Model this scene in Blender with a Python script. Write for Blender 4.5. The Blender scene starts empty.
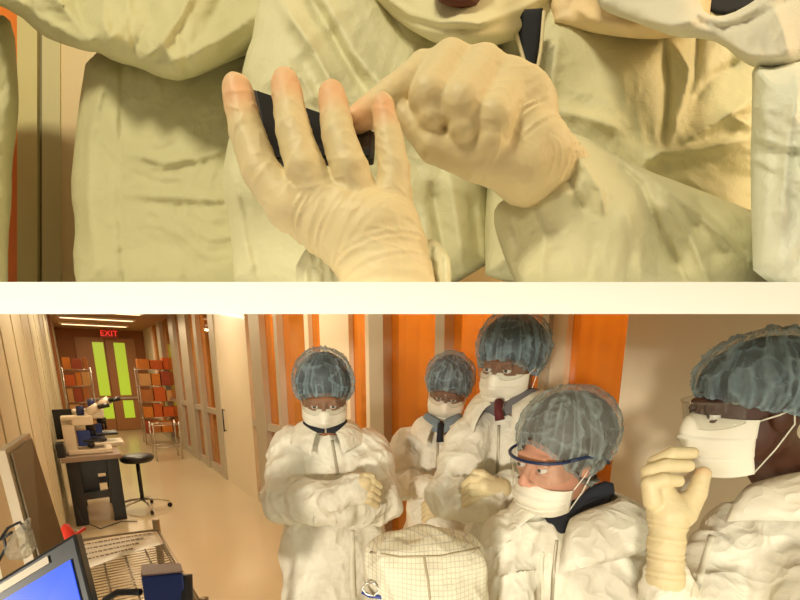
import bpy, bmesh, math, random
import numpy as np
from mathutils import Vector, Matrix, noise as mnoise
random.seed(7); np.random.seed(7)
C = bpy.context.scene.collection
FPX = 450.0; CX, CY = 400.0, 480.0; PITCH = math.radians(13.5); CAMZ = 1.65
cp, sp = math.cos(PITCH), math.sin(PITCH)

def W(px, py, t):
    """a pixel of the photograph and a distance give a point of the place"""
    a = (px-CX)/FPX; u = (CY-py)/FPX
    return np.array([a*t, (cp+u*sp)*t, CAMZ+(-sp+u*cp)*t])

def Wv(px, py, t):
    a = (px-CX)/FPX; u = (CY-py)/FPX
    return np.stack([a*t, (cp+u*sp)*t, CAMZ+(-sp+u*cp)*t], -1)

# ------------------------------------------------------------------ materials
def nt(m): return m.node_tree.nodes, m.node_tree.links
MATS = {}
def mat(name, col, rough=.5, metal=0, spec=.5, bump=0, bscale=40, sss=0, var=0, vscale=6, emit=None, estr=1, coat=0, detail=4, crumple=0, cscale=14):
    if name in MATS: return MATS[name]
    m = bpy.data.materials.new(name); m.use_nodes = True
    N, L = nt(m); p = N['Principled BSDF']
    p.inputs['Base Color'].default_value = (*col, 1); p.inputs['Roughness'].default_value = rough
    p.inputs['Metallic'].default_value = metal; p.inputs['Specular IOR Level'].default_value = spec
    if coat: p.inputs['Coat Weight'].default_value = coat; p.inputs['Coat Roughness'].default_value = .1
    if sss:
        p.inputs['Subsurface Weight'].default_value = sss; p.inputs['Subsurface Radius'].default_value = (.02, .01, .005)
        p.inputs['Subsurface Scale'].default_value = .3
    tc = N.new('ShaderNodeTexCoord')
    if var:
        n = N.new('ShaderNodeTexNoise'); n.inputs['Scale'].default_value = vscale; n.inputs['Detail'].default_value = 5
        mx = N.new('ShaderNodeMix'); mx.data_type = 'RGBA'; mx.inputs['A'].default_value = (*col, 1)
        mx.inputs['B'].default_value = (*[c*(1-var) for c in col], 1)
        L.new(tc.outputs['Object'], n.inputs['Vector']); L.new(n.outputs['Fac'], mx.inputs['Factor'])
        L.new(mx.outputs['Result'], p.inputs['Base Color'])
    last = None
    if bump:
        n = N.new('ShaderNodeTexNoise'); n.inputs['Scale'].default_value = bscale; n.inputs['Detail'].default_value = detail
        b = N.new('ShaderNodeBump'); b.inputs['Strength'].default_value = bump; b.inputs['Distance'].default_value = .004
        L.new(tc.outputs['Object'], n.inputs['Vector']); L.new(n.outputs['Fac'], b.inputs['Height']); last = b
    if crumple:
        acc = None
        for sc_, wt in ((.5, 1.), (1.25, .5), (3.1, .22)):
            n1 = N.new('ShaderNodeTexNoise'); n1.inputs['Scale'].default_value = cscale*sc_; n1.inputs['Detail'].default_value = 0; n1.inputs['Distortion'].default_value = .6
            L.new(tc.outputs['Object'], n1.inputs['Vector'])
            s1 = N.new('ShaderNodeMath'); s1.operation = 'SUBTRACT'; s1.inputs[1].default_value = .5; L.new(n1.outputs['Fac'], s1.inputs[0])
            s2 = N.new('ShaderNodeMath'); s2.operation = 'ABSOLUTE'; L.new(s1.outputs[0], s2.inputs[0])
            s3 = N.new('ShaderNodeMath'); s3.operation = 'MULTIPLY_ADD'; s3.inputs[1].default_value = -wt; s3.inputs[2].default_value = 0
            L.new(s2.outputs[0], s3.inputs[0])
            if acc: L.new(acc.outputs[0], s3.inputs[2])
            acc = s3
        b = N.new('ShaderNodeBump'); b.inputs['Strength'].default_value = crumple; b.inputs['Distance'].default_value = .6/cscale
        L.new(acc.outputs[0], b.inputs['Height'])
        if last: L.new(last.outputs[0], b.inputs['Normal'])
        last = b
    if last: L.new(last.outputs[0], p.inputs['Normal'])
    if emit:
        p.inputs['Emission Color'].default_value = (*emit, 1); p.inputs['Emission Strength'].default_value = estr
    MATS[name] = m; return m

def glassy(name, tint, alpha, diff, gloss=.1, rough=.03):
    """thin sheet: part clear and tinted, part diffuse, with a reflection"""
    if name in MATS: return MATS[name]
    m = bpy.data.materials.new(name); m.use_nodes = True; N, L = nt(m)
    for n in list(N):
        if n.type != 'OUTPUT_MATERIAL': N.remove(n)
    out = N['Material Output']
    t = N.new('ShaderNodeBsdfTransparent'); t.inputs[0].default_value = (*tint, 1)
    d = N.new('ShaderNodeBsdfDiffuse'); d.inputs[0].default_value = (*diff, 1)
    g = N.new('ShaderNodeBsdfGlossy'); g.inputs['Roughness'].default_value = rough
    m1 = N.new('ShaderNodeMixShader'); m1.inputs[0].default_value = alpha
    m2 = N.new('ShaderNodeMixShader'); fr = N.new('ShaderNodeLayerWeight'); pw = N.new('ShaderNodeMath'); pw.operation = 'POWER'; pw.inputs[1].default_value = 4; L.new(fr.outputs['Facing'], pw.inputs[0])
    ma = N.new('ShaderNodeMath'); ma.operation = 'MULTIPLY_ADD'; ma.inputs[1].default_value = .6; ma.inputs[2].default_value = gloss
    L.new(pw.outputs[0], ma.inputs[0]); L.new(ma.outputs[0], m2.inputs[0])
    L.new(t.outputs[0], m1.inputs[1]); L.new(d.outputs[0], m1.inputs[2])
    L.new(m1.outputs[0], m2.inputs[1]); L.new(g.outputs[0], m2.inputs[2]); L.new(m2.outputs[0], out.inputs[0])
    MATS[name] = m; return m

def cap_mat(name, col, lo=.3, hi=.95):
    if name in MATS: return MATS[name]
    m = bpy.data.materials.new(name); m.use_nodes = True; N, L = nt(m)
    for n in list(N):
        if n.type != 'OUTPUT_MATERIAL': N.remove(n)
    out = N['Material Output']
    t = N.new('ShaderNodeBsdfTransparent'); d = N.new('ShaderNodeBsdfDiffuse'); d.inputs[0].default_value = (*col, 1)
    tl = N.new('ShaderNodeBsdfTranslucent'); tl.inputs[0].default_value = (*col, 1)
    md = N.new('ShaderNodeMixShader'); md.inputs[0].default_value = .3
    L.new(d.outputs[0], md.inputs[1]); L.new(tl.outputs[0], md.inputs[2])
    at = N.new('ShaderNodeAttribute'); at.attribute_name = 'fold'
    n = N.new('ShaderNodeTexNoise'); n.inputs['Scale'].default_value = 30; n.inputs['Detail'].default_value = 5
    tc = N.new('ShaderNodeTexCoord'); L.new(tc.outputs['Object'], n.inputs['Vector'])
    a = N.new('ShaderNodeMath'); a.operation = 'ADD'; L.new(at.outputs['Fac'], a.inputs[0])
    s = N.new('ShaderNodeMath'); s.operation = 'MULTIPLY_ADD'; s.inputs[1].default_value = .35; s.inputs[2].default_value = -.18
    L.new(n.outputs['Fac'], s.inputs[0]); L.new(s.outputs[0], a.inputs[1])
    mr = N.new('ShaderNodeMapRange'); mr.inputs['To Min'].default_value = lo; mr.inputs['To Max'].default_value = hi
    L.new(a.outputs[0], mr.inputs['Value'])
    mx = N.new('ShaderNodeMixShader'); L.new(mr.outputs[0], mx.inputs[0]); L.new(t.outputs[0], mx.inputs[1]); L.new(md.outputs[0], mx.inputs[2])
    L.new(mx.outputs[0], out.inputs[0]); MATS[name] = m; return m

def glove_mat():
    m = mat('latex', (.72, .60, .36), .52, spec=.45, bump=.12, bscale=160, sss=.12)
    N, L = nt(m); p = N['Principled BSDF']
    at = N.new('ShaderNodeAttribute'); at.attribute_name = 'tip'
    mx = N.new('ShaderNodeMix'); mx.data_type = 'RGBA'; mx.inputs['A'].default_value = (.72, .60, .36, 1); mx.inputs['B'].default_value = (.80, .46, .26, 1)
    L.new(at.outputs['Fac'], mx.inputs['Factor']); L.new(mx.outputs['Result'], p.inputs['Base Color'])
    return m
def grid_cloth():
    m = mat('grid_cloth', (.86, .80, .62), .75, crumple=.25, cscale=9)
    N, L = nt(m); p = N['Principled BSDF']; tc = N.new('ShaderNodeTexCoord'); sx = N.new('ShaderNodeSeparateXYZ'); L.new(tc.outputs['Object'], sx.inputs[0])
    outs = []
    for ax in 'XZY':
        a = N.new('ShaderNodeMath'); a.operation = 'MULTIPLY'; a.inputs[1].default_value = 2*math.pi/.0085; L.new(sx.outputs[ax], a.inputs[0])
        b = N.new('ShaderNodeMath'); b.operation = 'COSINE'; L.new(a.outputs[0], b.inputs[0])
        c = N.new('ShaderNodeMath'); c.operation = 'GREATER_THAN'; c.inputs[1].default_value = .84; L.new(b.outputs[0], c.inputs[0]); outs.append(c)
    d = N.new('ShaderNodeMath'); d.operation = 'MAXIMUM'; L.new(outs[0].outputs[0], d.inputs[0]); L.new(outs[1].outputs[0], d.inputs[1])
    e = N.new('ShaderNodeMath'); e.operation = 'MULTIPLY'; e.inputs[1].default_value = .55; L.new(d.outputs[0], e.inputs[0])
    mx = N.new('ShaderNodeMix'); mx.data_type = 'RGBA'; mx.inputs['A'].default_value = (.86, .80, .62, 1); mx.inputs['B'].default_value = (.50, .46, .38, 1)
    L.new(e.outputs[0], mx.inputs['Factor']); L.new(mx.outputs['Result'], p.inputs['Base Color']); return m

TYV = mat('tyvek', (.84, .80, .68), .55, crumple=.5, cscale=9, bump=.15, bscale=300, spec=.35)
TYVU = mat('tyvek_dim_yellow', (.68, .65, .43), .5, crumple=.22, cscale=22, bump=.2, bscale=500, spec=.4)  # same white cloth; the upper view's dimmer yellow light is in its colour
TYVG = mat('tyvek_dimmer_yellow', (.57, .54, .32), .6, crumple=.18, cscale=12, bump=.12, bscale=300, spec=.3)  # darker copy again, weaker yellow light on the left people put into the colour
LATEX = glove_mat()
MASK = mat('mask_fabric', (.84, .80, .68), .7, bump=.15, bscale=200)
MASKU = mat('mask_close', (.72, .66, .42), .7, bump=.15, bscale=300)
GRID = grid_cloth()
CAPB = cap_mat('cap_blue', (.42, .55, .62), .16, 1.0)
CAPG = cap_mat('cap_grey', (.46, .53, .52), .2, .9)
CLEAR = glassy('clear_plastic', (.97, .97, .96), .025, (.8, .8, .75), .03)
BLACK = mat('black_plastic', (.012, .012, .014), .35)
DARK = mat('dark_cloth', (.012, .014, .022), .85)
NAVYF = mat('navy_frame', (.01, .025, .09), .3)
HAIR = mat('black_hair', (.012, .009, .007), .5, bump=.5, bscale=80)
HAIRB = mat('brown_hair', (.07, .045, .03), .5, bump=.6, bscale=70)
STEEL = mat('steel', (.6, .56, .48), .3, metal=.9)

# ------------------------------------------------------------------ objects
def props(o, label=None, cat=None, group=None, kind=None):
    if label: o['label'] = label
    if cat: o['category'] = cat
    if group: o['group'] = group
    if kind: o['kind'] = kind
    return o
def empty(name, loc, label, cat, group=None):
    o = bpy.data.objects.new(name, None); C.objects.link(o); o.location = tuple(float(v) for v in loc)
    o.empty_display_size = .05
    return props(o, label, cat, group)
def origin_of(p):
    v = Vector((0, 0, 0))
    while p is not None: v = v+p.location; p = p.parent
    return v
def mk(name, verts, faces, m, parent=None, smooth=True, loc=None, attrs=None):
    """verts are world points; the object's origin is its parent's, or loc"""
    verts = np.asarray(verts, float)
    if parent is not None: base = np.array(origin_of(parent))
    else: base = np.array(loc if loc is not None else [(verts[:, 0].min()+verts[:, 0].max())/2, (verts[:, 1].min()+verts[:, 1].max())/2, verts[:, 2].min()])
    me = bpy.data.meshes.new(name)
    me.from_pydata((verts-base).tolist(), [], [tuple(int(i) for i in f) for f in faces])
    me.validate(); me.update()
    if attrs:
        for k, a in attrs.items():
            at = me.attributes.new(k, 'FLOAT', 'POINT'); at.data.foreach_set('value', np.asarray(a, np.float32))
    ms = m if isinstance(m, (list, tuple)) else [m]
    for q in ms: me.materials.append(q)
    me.polygons.foreach_set('use_smooth', [bool(smooth)]*len(me.polygons))
    o = bpy.data.objects.new(name, me); C.objects.link(o)
    if parent is not None: o.parent = parent
    else: o.location = base
    return o

class MB:
    def __init__(s): s.v = []; s.f = []
    def add(s, v, f):
        n = len(s.v); s.v += [tuple(p) for p in v]; s.f += [tuple(i+n for i in q) for q in f]; return s
    def hexa(s, p):
        return s.add(p, [(0, 3, 2, 1), (4, 5, 6, 7), (0, 1, 5, 4), (1, 2, 6, 5), (2, 3, 7, 6), (3, 0, 4, 7)])
    def box(s, c, d, R=None):
        x, y, z = d[0]/2, d[1]/2, d[2]/2
        p = np.array([(-x, -y, -z), (x, -y, -z), (x, y, -z), (-x, y, -z), (-x, -y, z), (x, -y, z), (x, y, z), (-x, y, z)])
        if R is not None: p = p@np.asarray(R).T
        return s.hexa(p+np.asarray(c))
    def tube(s, pts, r, n=8, closed=False):
        pts = [np.asarray(p, float) for p in pts]; m = len(pts)
        rs = r if hasattr(r, '__len__') else [r]*m
        V = []; prev = None
        for i, p in enumerate(pts):
            if closed: d = pts[(i+1) % m]-pts[i-1]
            else: d = pts[min(i+1, m-1)]-pts[max(i-1, 0)]
            d = d/(np.linalg.norm(d)+1e-9)
            if prev is None:
                a = np.array([0, 0, 1.]) if abs(d[2]) < .9 else np.array([1., 0, 0])
            else: a = prev
            a = a-d*(a@d); a /= np.linalg.norm(a)+1e-9; b = np.cross(d, a); prev = a
            for k in range(n):
                t = 2*math.pi*k/n; V.append(p+rs[i]*(a*math.cos(t)+b*math.sin(t)))
        F = []
        for i in range(m if closed else m-1):
            j = (i+1) % m
            for k in range(n): F.append((i*n+k, i*n+(k+1) % n, j*n+(k+1) % n, j*n+k))
        if not closed: F += [tuple(range(n))[::-1], tuple(range((m-1)*n, m*n))]
        return s.add(V, F)
    def sheet(s, G, thick=0):
        """grid of points (nu,nv,3); thick makes it a closed slab along its normals"""
        G = np.asarray(G, float); a, b = G.shape[:2]
        du = np.gradient(G, axis=0); dv = np.gradient(G, axis=1); nn = np.cross(du, dv); nn /= np.linalg.norm(nn, axis=-1, keepdims=True)+1e-12
        I = np.arange(a*b).reshape(a, b); F = [(I[i, j], I[i+1, j], I[i+1, j+1], I[i, j+1]) for i in range(a-1) for j in range(b-1)]
        if not thick: return s.add(G.reshape(-1, 3), F)
        V = np.concatenate([G.reshape(-1, 3), (G-nn*thick).reshape(-1, 3)]); n = a*b
        F2 = [(q[3]+n, q[2]+n, q[1]+n, q[0]+n) for q in F]
        E = [I[0, :], I[:, -1], I[::-1][-1:, ::-1][0] if False else I[-1, ::-1], I[::-1, 0]]
        for e in E:
            for i in range(len(e)-1): F2.append((e[i], e[i+1], e[i+1]+n, e[i]+n))
        return s.add(V, F+F2)
    def build(s, name, m, parent=None, smooth=False, loc=None): return mk(name, s.v, s.f, m, parent, smooth, loc)

def bevel(o, w=.004, seg=2):
    b = o.modifiers.new('Bevel', 'BEVEL'); b.width = w; b.segments = seg; b.limit_method = 'ANGLE'; return o

# ------------------------------------------------------------------ implicit surfaces
class Field:
    def __init__(s, h): s.h = h; s.p = []
    def _add(s, fn, lo, hi, k, sub=False): s.p.append((fn, np.array(lo, float), np.array(hi, float), k, sub)); return s
    def cone(s, a, b, ra, rb, k=.01, sub=False, sq=None, wr=None, sqd=None):
        a = np.asarray(a, float); b = np.asarray(b, float); R = max(ra, rb)+(wr[0] if wr else 0)
        def fn(X, Y, Z):
            P = np.stack([X-a[0], Y-a[1], Z-a[2]], -1); D = b-a
            if sq:
                c, s_ = math.cos(sq[0]), math.sin(sq[0]); Rm = np.array([[c, s_, 0], [-s_, c, 0], [0, 0, 1]])
                S = np.array([1, sq[1], 1]); P = (P@Rm.T)*S; D = (Rm@D)*S
            if sqd:
                dv = np.asarray(sqd[0]); P = P+((sqd[1]-1)*(P@dv))[..., None]*dv; D = D+(sqd[1]-1)*(D@dv)*dv
            t = np.clip((P@D)/(D@D+1e-12), 0, 1); Q = P-t[..., None]*D
            r = ra+(rb-ra)*t
            if wr:
                L = math.sqrt(D@D); ph = (Q@np.array([.7, .3, .64]))*wr[2]*.45
                w = 1-1.9*np.abs(np.sin(.5*(t*L*wr[1]+ph*1.0+1.7*np.sin(t*L*wr[1]*.37+ph*.6))))**.6
                r = r+wr[0]*w*np.minimum(1, t*6+.3)
            return np.sqrt((Q*Q).sum(-1))-r
        return s._add(fn, np.minimum(a, b)-R, np.maximum(a, b)+R, k, sub)
    def ell(s, c, r, k=.01, R=None, sub=False):
        c = np.asarray(c, float); r = np.asarray(r, float); m = r.max()
        def fn(X, Y, Z):
            P = np.stack([X-c[0], Y-c[1], Z-c[2]], -1)
            if R is not None: P = P@np.asarray(R)
            k0 = np.sqrt(((P/r)**2).sum(-1)); k1 = np.sqrt(((P/r/r)**2).sum(-1))+1e-9
            return k0*(k0-1)/k1
        return s._add(fn, c-(m if R is not None else r), c+(m if R is not None else r), k, sub)
    def cut(s, n, d):
        """remove everything with n.p > d"""
        n = np.asarray(n, float); n = n/np.linalg.norm(n)
        s.p.append((lambda X, Y, Z: -(X*n[0]+Y*n[1]+Z*n[2]-d), None, None, .001, True)); return s
    def mesh(s):
        h = s.h; A = [p for p in s.p if not p[4]]
        lo = np.min([p[1] for p in A], 0)-3*h; hi = np.max([p[2] for p in A], 0)+3*h
        n = np.ceil((hi-lo)/h).astype(int)+1
        ax = [(lo[i]+h*np.arange(n[i])).astype(np.float32) for i in range(3)]
        V = np.full(n, .5, np.float32)
        for fn, l, u, k, sub in s.p:
            if l is None: sl = (slice(None),)*3
            else:
                i0 = np.clip(((l-k*2.2-3*h-lo)/h).astype(int), 0, n); i1 = np.clip(np.ceil((u+k*2.2+3*h-lo)/h).astype(int)+1, 0, n)
                if (i1 <= i0).any(): continue
                sl = tuple(slice(i0[i], i1[i]) for i in range(3))
            X, Y, Z = np.meshgrid(ax[0][sl[0]], ax[1][sl[1]], ax[2][sl[2]], indexing='ij')
            d = fn(X, Y, Z).astype(np.float32); v = V[sl]
            if sub:
                d = -d; q = np.clip(.5-.5*(d-v)/k, 0, 1); V[sl] = -( -v*(1)+0) if False else (d*(1-q)+v*q+k*q*(1-q)) if True else v
                V[sl] = np.where(q < 1, V[sl], v)
            else:
                q = np.clip(.5+.5*(d-v)/k, 0, 1); V[sl] = d*(1-q)+v*q-k*q*(1-q)
        return surf(V, lo, h)
def surf(V, lo, h):
    ins = V < 0; S = [d-1 for d in V.shape]
    act = np.zeros(S, bool); cnt = np.zeros(S, np.float32); acc = np.zeros(S+[3], np.float32)
    def sh(o): return tuple(slice(o[i], o[i]+S[i]) for i in range(3))
    offs = [(i, j, k) for i in (0, 1) for j in (0, 1) for k in (0, 1)]
    for o in offs:
        for a in range(3):
            if o[a]: continue
            o2 = list(o); o2[a] = 1; A, B = V[sh(o)], V[sh(o2)]; m = (A < 0) != (B < 0)
            if not m.any(): continue
            idx = np.nonzero(m); va, vb = A[idx], B[idx]; t = va/(va-vb)
            for c in range(3): acc[idx+(np.full(len(t), c),)] += (o[c]+(t if c == a else 0))
            cnt[idx] += 1
    act = cnt > 0; ids = np.full(S, -1, np.int64); cells = np.argwhere(act); ids[act] = np.arange(len(cells))
    P = (cells+acc[act]/cnt[act][:, None])*h+lo
    F = []
    for a in range(3):
        b, c = (a+1) % 3, (a+2) % 3
        s0 = [slice(1, V.shape[i]-1) for i in range(3)]; s0[a] = slice(0, V.shape[a]-1); s1 = list(s0); s1[a] = slice(1, V.shape[a])
        A, B = ins[tuple(s0)], ins[tuple(s1)]; m = A != B; I = np.argwhere(m)
        if not len(I): continue
        dirn = A[m]; st = np.array([s0[i].start for i in range(3)]); I = I+st
        def cell(db, dc):
            J = I.copy(); J[:, b] -= db; J[:, c] -= dc; return ids[J[:, 0], J[:, 1], J[:, 2]]
        q = np.stack([cell(1, 1), cell(0, 1), cell(0, 0), cell(1, 0)], 1)
        q[~dirn] = q[~dirn][:, ::-1]; F.append(q)
    F = np.concatenate(F); F = F[(F >= 0).all(1)]
    return P, F
def normals(P, F):
    n = np.cross(P[F[:, 2]]-P[F[:, 0]], P[F[:, 3]]-P[F[:, 1]]); N = np.zeros_like(P)
    for i in range(4): np.add.at(N, F[:, i], n)
    return N/(np.linalg.norm(N, axis=1, keepdims=True)+1e-12)
def ridged(P, freq, seed=0, stretch=(1, 1, 1)):
    out = np.empty(len(P)); s = np.array(stretch)*freq
    for i, p in enumerate(P*s+seed*7.3):
        w = mnoise.noise(Vector(p*.5)); out[i] = 1-2.2*abs(mnoise.noise(Vector((p[0]+w, p[1]-w, p[2]+w*1.3))))
    return np.clip(out, -.5, 1)
def turb(P, freq, seed=0, stretch=(1, 1, 1)):
    out = np.empty(len(P)); s = np.array(stretch)*freq
    for i, p in enumerate(P*s+seed*7.3):
        q = Vector(p); w = mnoise.noise(q*.6)*.8; q = q+Vector((w, -w, w))
        out[i] = -abs(mnoise.noise(q))-.45*abs(mnoise.noise(q*2.3))-.2*abs(mnoise.noise(q*5.1))
    return out
def crumple(P, F, amp=.008, freq=9, seed=0, stretch=(1.15, 1.15, .6)):
    N = normals(P, F); r = turb(P, freq*.55, seed, stretch)
    return P+N*((r+.35)*amp*3.)[:, None]

def seg_dist(X, Y, poly):
    D = np.full(X.shape, 1e9); TX = np.zeros(X.shape)
    n = len(poly)-1
    for i in range(n):
        ax, ay = poly[i]; bx, by = poly[i+1]; dx, dy = bx-ax, by-ay
        t = np.clip(((X-ax)*dx+(Y-ay)*dy)/(dx*dx+dy*dy+1e-9), 0, 1); d = np.hypot(X-ax-t*dx, Y-ay-t*dy)
        m = d < D; D = np.where(m, d, D); TX = np.where(m, (i+t)/n, TX)
    return D, TX
def smooth_poly(pts, it=2):
    p = [np.array(q, float) for q in pts]
    for _ in range(it):
        q = []
        for i in range(len(p)): a, b = p[i], p[(i+1) % len(p)]; q += [a*.75+b*.25, a*.25+b*.75]
        p = q
    return p
def relief(name, outline, ctrl, m, parent=None, folds=(), R=30, bulge=.03, thick=.05, step=2.5, crum=.004, cfreq=.03, seed=0, smooth=1, stretch=(1, 1), loc=None):
    """A cloth shape: outline (px), distances at control points, rounded edges, folds; front and back make a closed body."""
    ol = smooth_poly(outline, smooth) if smooth else [np.array(q, float) for q in outline]
    ol = np.array(ol); cl = np.vstack([ol, ol[:1]])
    x0, y0 = ol.min(0)-step*2; x1, y1 = ol.max(0)+step*2
    xs = np.arange(x0, x1, step); ys = np.arange(y0, y1, step); X, Y = np.meshgrid(xs, ys, indexing='ij')
    D = np.full(X.shape, 1e9); NX = X.copy(); NY = Y.copy(); ins = np.zeros(X.shape, bool)
    for i in range(len(cl)-1):
        ax, ay = cl[i]; bx, by = cl[i+1]; dx, dy = bx-ax, by-ay
        t = np.clip(((X-ax)*dx+(Y-ay)*dy)/(dx*dx+dy*dy+1e-9), 0, 1); qx, qy = ax+t*dx, ay+t*dy; d = np.hypot(X-qx, Y-qy)
        mm = d < D; D = np.where(mm, d, D); NX = np.where(mm, qx, NX); NY = np.where(mm, qy, NY)
        c = ((ay > Y) != (by > Y)) & (X < (bx-ax)*(Y-ay)/(by-ay+1e-12)+ax); ins ^= c
    bd = D < step*.5; keep = ins | bd
    X2 = np.where(bd, NX, X); Y2 = np.where(bd, NY, Y); D2 = np.where(bd, 0, D)
    wsum = np.zeros(X.shape); tsum = np.zeros(X.shape)
    for cx_, cy_, ct in ctrl:
        w = 1/((X2-cx_)**2+(Y2-cy_)**2+200)**1.2; wsum += w; tsum += w*ct
    T = tsum/wsum
    e = np.clip(D2/R, 0, 1); infl = np.sqrt(np.clip(1-(1-e)**2, 0, 1)); T = T-bulge*infl
    for fo in folds:
        poly, wd, amp = fo[:3]; d, tt = seg_dist(X2, Y2, poly)
        taper = np.minimum(1, np.minimum(tt, 1-tt)*5+.15) if len(fo) < 4 or fo[3] else 1
        T = T-1.35*amp*np.exp(-np.sqrt((d/wd/1.1)**2+.16)+.4)*taper*infl**.5
    if crum:
        for i in np.ndindex(X.shape):
            if keep[i]:
                p = Vector((X2[i]*cfreq*stretch[0], Y2[i]*cfreq*stretch[1], seed*3.1)); w = mnoise.noise(p*.6)*1.5
                q = Vector((p.x+w, p.y-w, p.z))
                T[i] -= crum*2.4*(.3-abs(mnoise.noise(q))-.45*abs(mnoise.noise(q*2.4))-.2*abs(mnoise.noise(q*5.3)))*infl[i]
    Fr = Wv(X2, Y2, T); Bk = Wv(X2, Y2, T+bulge*2*infl+thick*infl)
    idf = np.full(X.shape, -1); idb = np.full(X.shape, -1); V = []
    for i in np.ndindex(X.shape):
        if keep[i]:
            idf[i] = len(V); V.append(Fr[i])
            if bd[i]: idb[i] = idf[i]
            else: idb[i] = len(V); V.append(Bk[i])
    Fc = []
    for i in range(X.shape[0]-1):
        for j in range(X.shape[1]-1):
            q = [(i, j), (i+1, j), (i+1, j+1), (i, j+1)]
            if all(keep[k] for k in q):
                f = tuple(idf[k] for k in q)
                if all(bd[k] for k in q): continue
                Fc.append(f); Fc.append(tuple(idb[k] for k in q)[::-1])
            elif sum(bool(keep[k]) for k in q) == 3:
                q = [k for k in q if keep[k]]
                if all(bd[k] for k in q): continue
                Fc.append(tuple(idf[k] for k in q)); Fc.append(tuple(idb[k] for k in q)[::-1])
    return mk(name, V, Fc, m, parent, True, loc)

# ------------------------------------------------------------------ people
def RM(yaw, roll, pitch):
    return np.array((Matrix.Rotation(math.radians(yaw), 3, 'Z') @ Matrix.Rotation(math.radians(roll), 3, 'Y') @ Matrix.Rotation(math.radians(pitch), 3, 'X')))
def skinm(name, col): return mat(name, col, .5, spec=.4, sss=.1, bump=.1, bscale=150, var=.15, vscale=25)

class Head:
    def __init__(s, px, py, t, yaw, pitch, roll=0, sc=1.): s.c = W(px, py, t); s.R = RM(yaw, roll, pitch); s.s = sc
    def w(s, P): return (np.asarray(P, float)*s.s)@s.R.T+s.c
    def l(s, P): return ((np.asarray(P, float)-s.c)@s.R)/s.s

def head_body(H, root, skin, neckbase, chest, female=False):
    f = Field(.0034); nb = H.l(neckbase)
    f.ell((0, .018, .028), (.075, .096, .094), .01)
    f.ell((0, -.028, -.035), (.061, .066, .078), .03)
    f.ell((0, -.052, -.088), (.034, .036, .028), .03)
    f.ell((-.045, -.005, -.06), (.022, .04, .035), .03).ell((.045, -.005, -.06), (.022, .04, .035), .03)
    f.cone((-.036, -.082, .020), (.036, -.082, .020), .009, .009, .014)
    for s in (-1, 1):
        f.ell((s*.040, -.058, -.026), (.018, .016, .016), .02)
        f.ell((s*.031, -.099, .001), (.017, .014, .011), .012, sub=True)
        f.ell((s*.031, -.0815, .0080), (.0165, .0155, .0092), .004).ell((s*.031, -.0815, -.0112), (.0155, .0140, .0062), .004)
        f.ell((s*.076, .012, -.008), (.009, .019, .030), .006)
        f.ell((s*.012, -.1, -.040), (.0085, .010, .007), .006)
    f.cone((0, -.090, .008), (0, -.113, -.034), .0075, .011, .010)
    f.cone((-.018, -.093, -.064), (.018, -.093, -.064), .0055, .0055, .006)
    f.cone((-.015, -.092, -.073), (.015, -.092, -.073), .0065, .0065, .006)
    f.cone((0, .022, -.06), nb, .052 if not female else .045, .06, .03)
    P, F = f.mesh()
    return mk('body', H.w(P), F, skin, root)

def eyes(H, root, lid=None):
    for s in (-1, 1):
        V, F = uv(H, (s*.031, -.0825, -.0005), .0125, 20, 14)
        m = mat('eyeball', (.75, .72, .68), .2); mi = mat('iris', (.03, .02, .012), .15)
        o = mk('eye', V, F, [m, mi], root)
        for p in o.data.polygons:
            c = H.l(np.array(o.data.vertices[p.vertices[0]].co)+np.array(origin_of(root)))
            if (c[1]+.0825) < -.0105: p.material_index = 1
def uv(H, c, r, a=24, b=16):
    V = []; rr = np.array([r]*3) if not hasattr(r, '__len__') else np.array(r)
    for i in range(b+1):
        t = math.pi*i/b
        for j in range(a):
            q = 2*math.pi*j/a; V.append(np.array([math.sin(t)*math.cos(q), math.cos(t)*1., math.sin(t)*math.sin(q)])*rr+np.array(c))
    F = [(i*a+j, i*a+(j+1) % a, (i+1)*a+(j+1) % a, (i+1)*a+j) for i in range(b) for j in range(a)]
    return (H.w(V) if H is not None else np.array(V)), F

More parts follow.
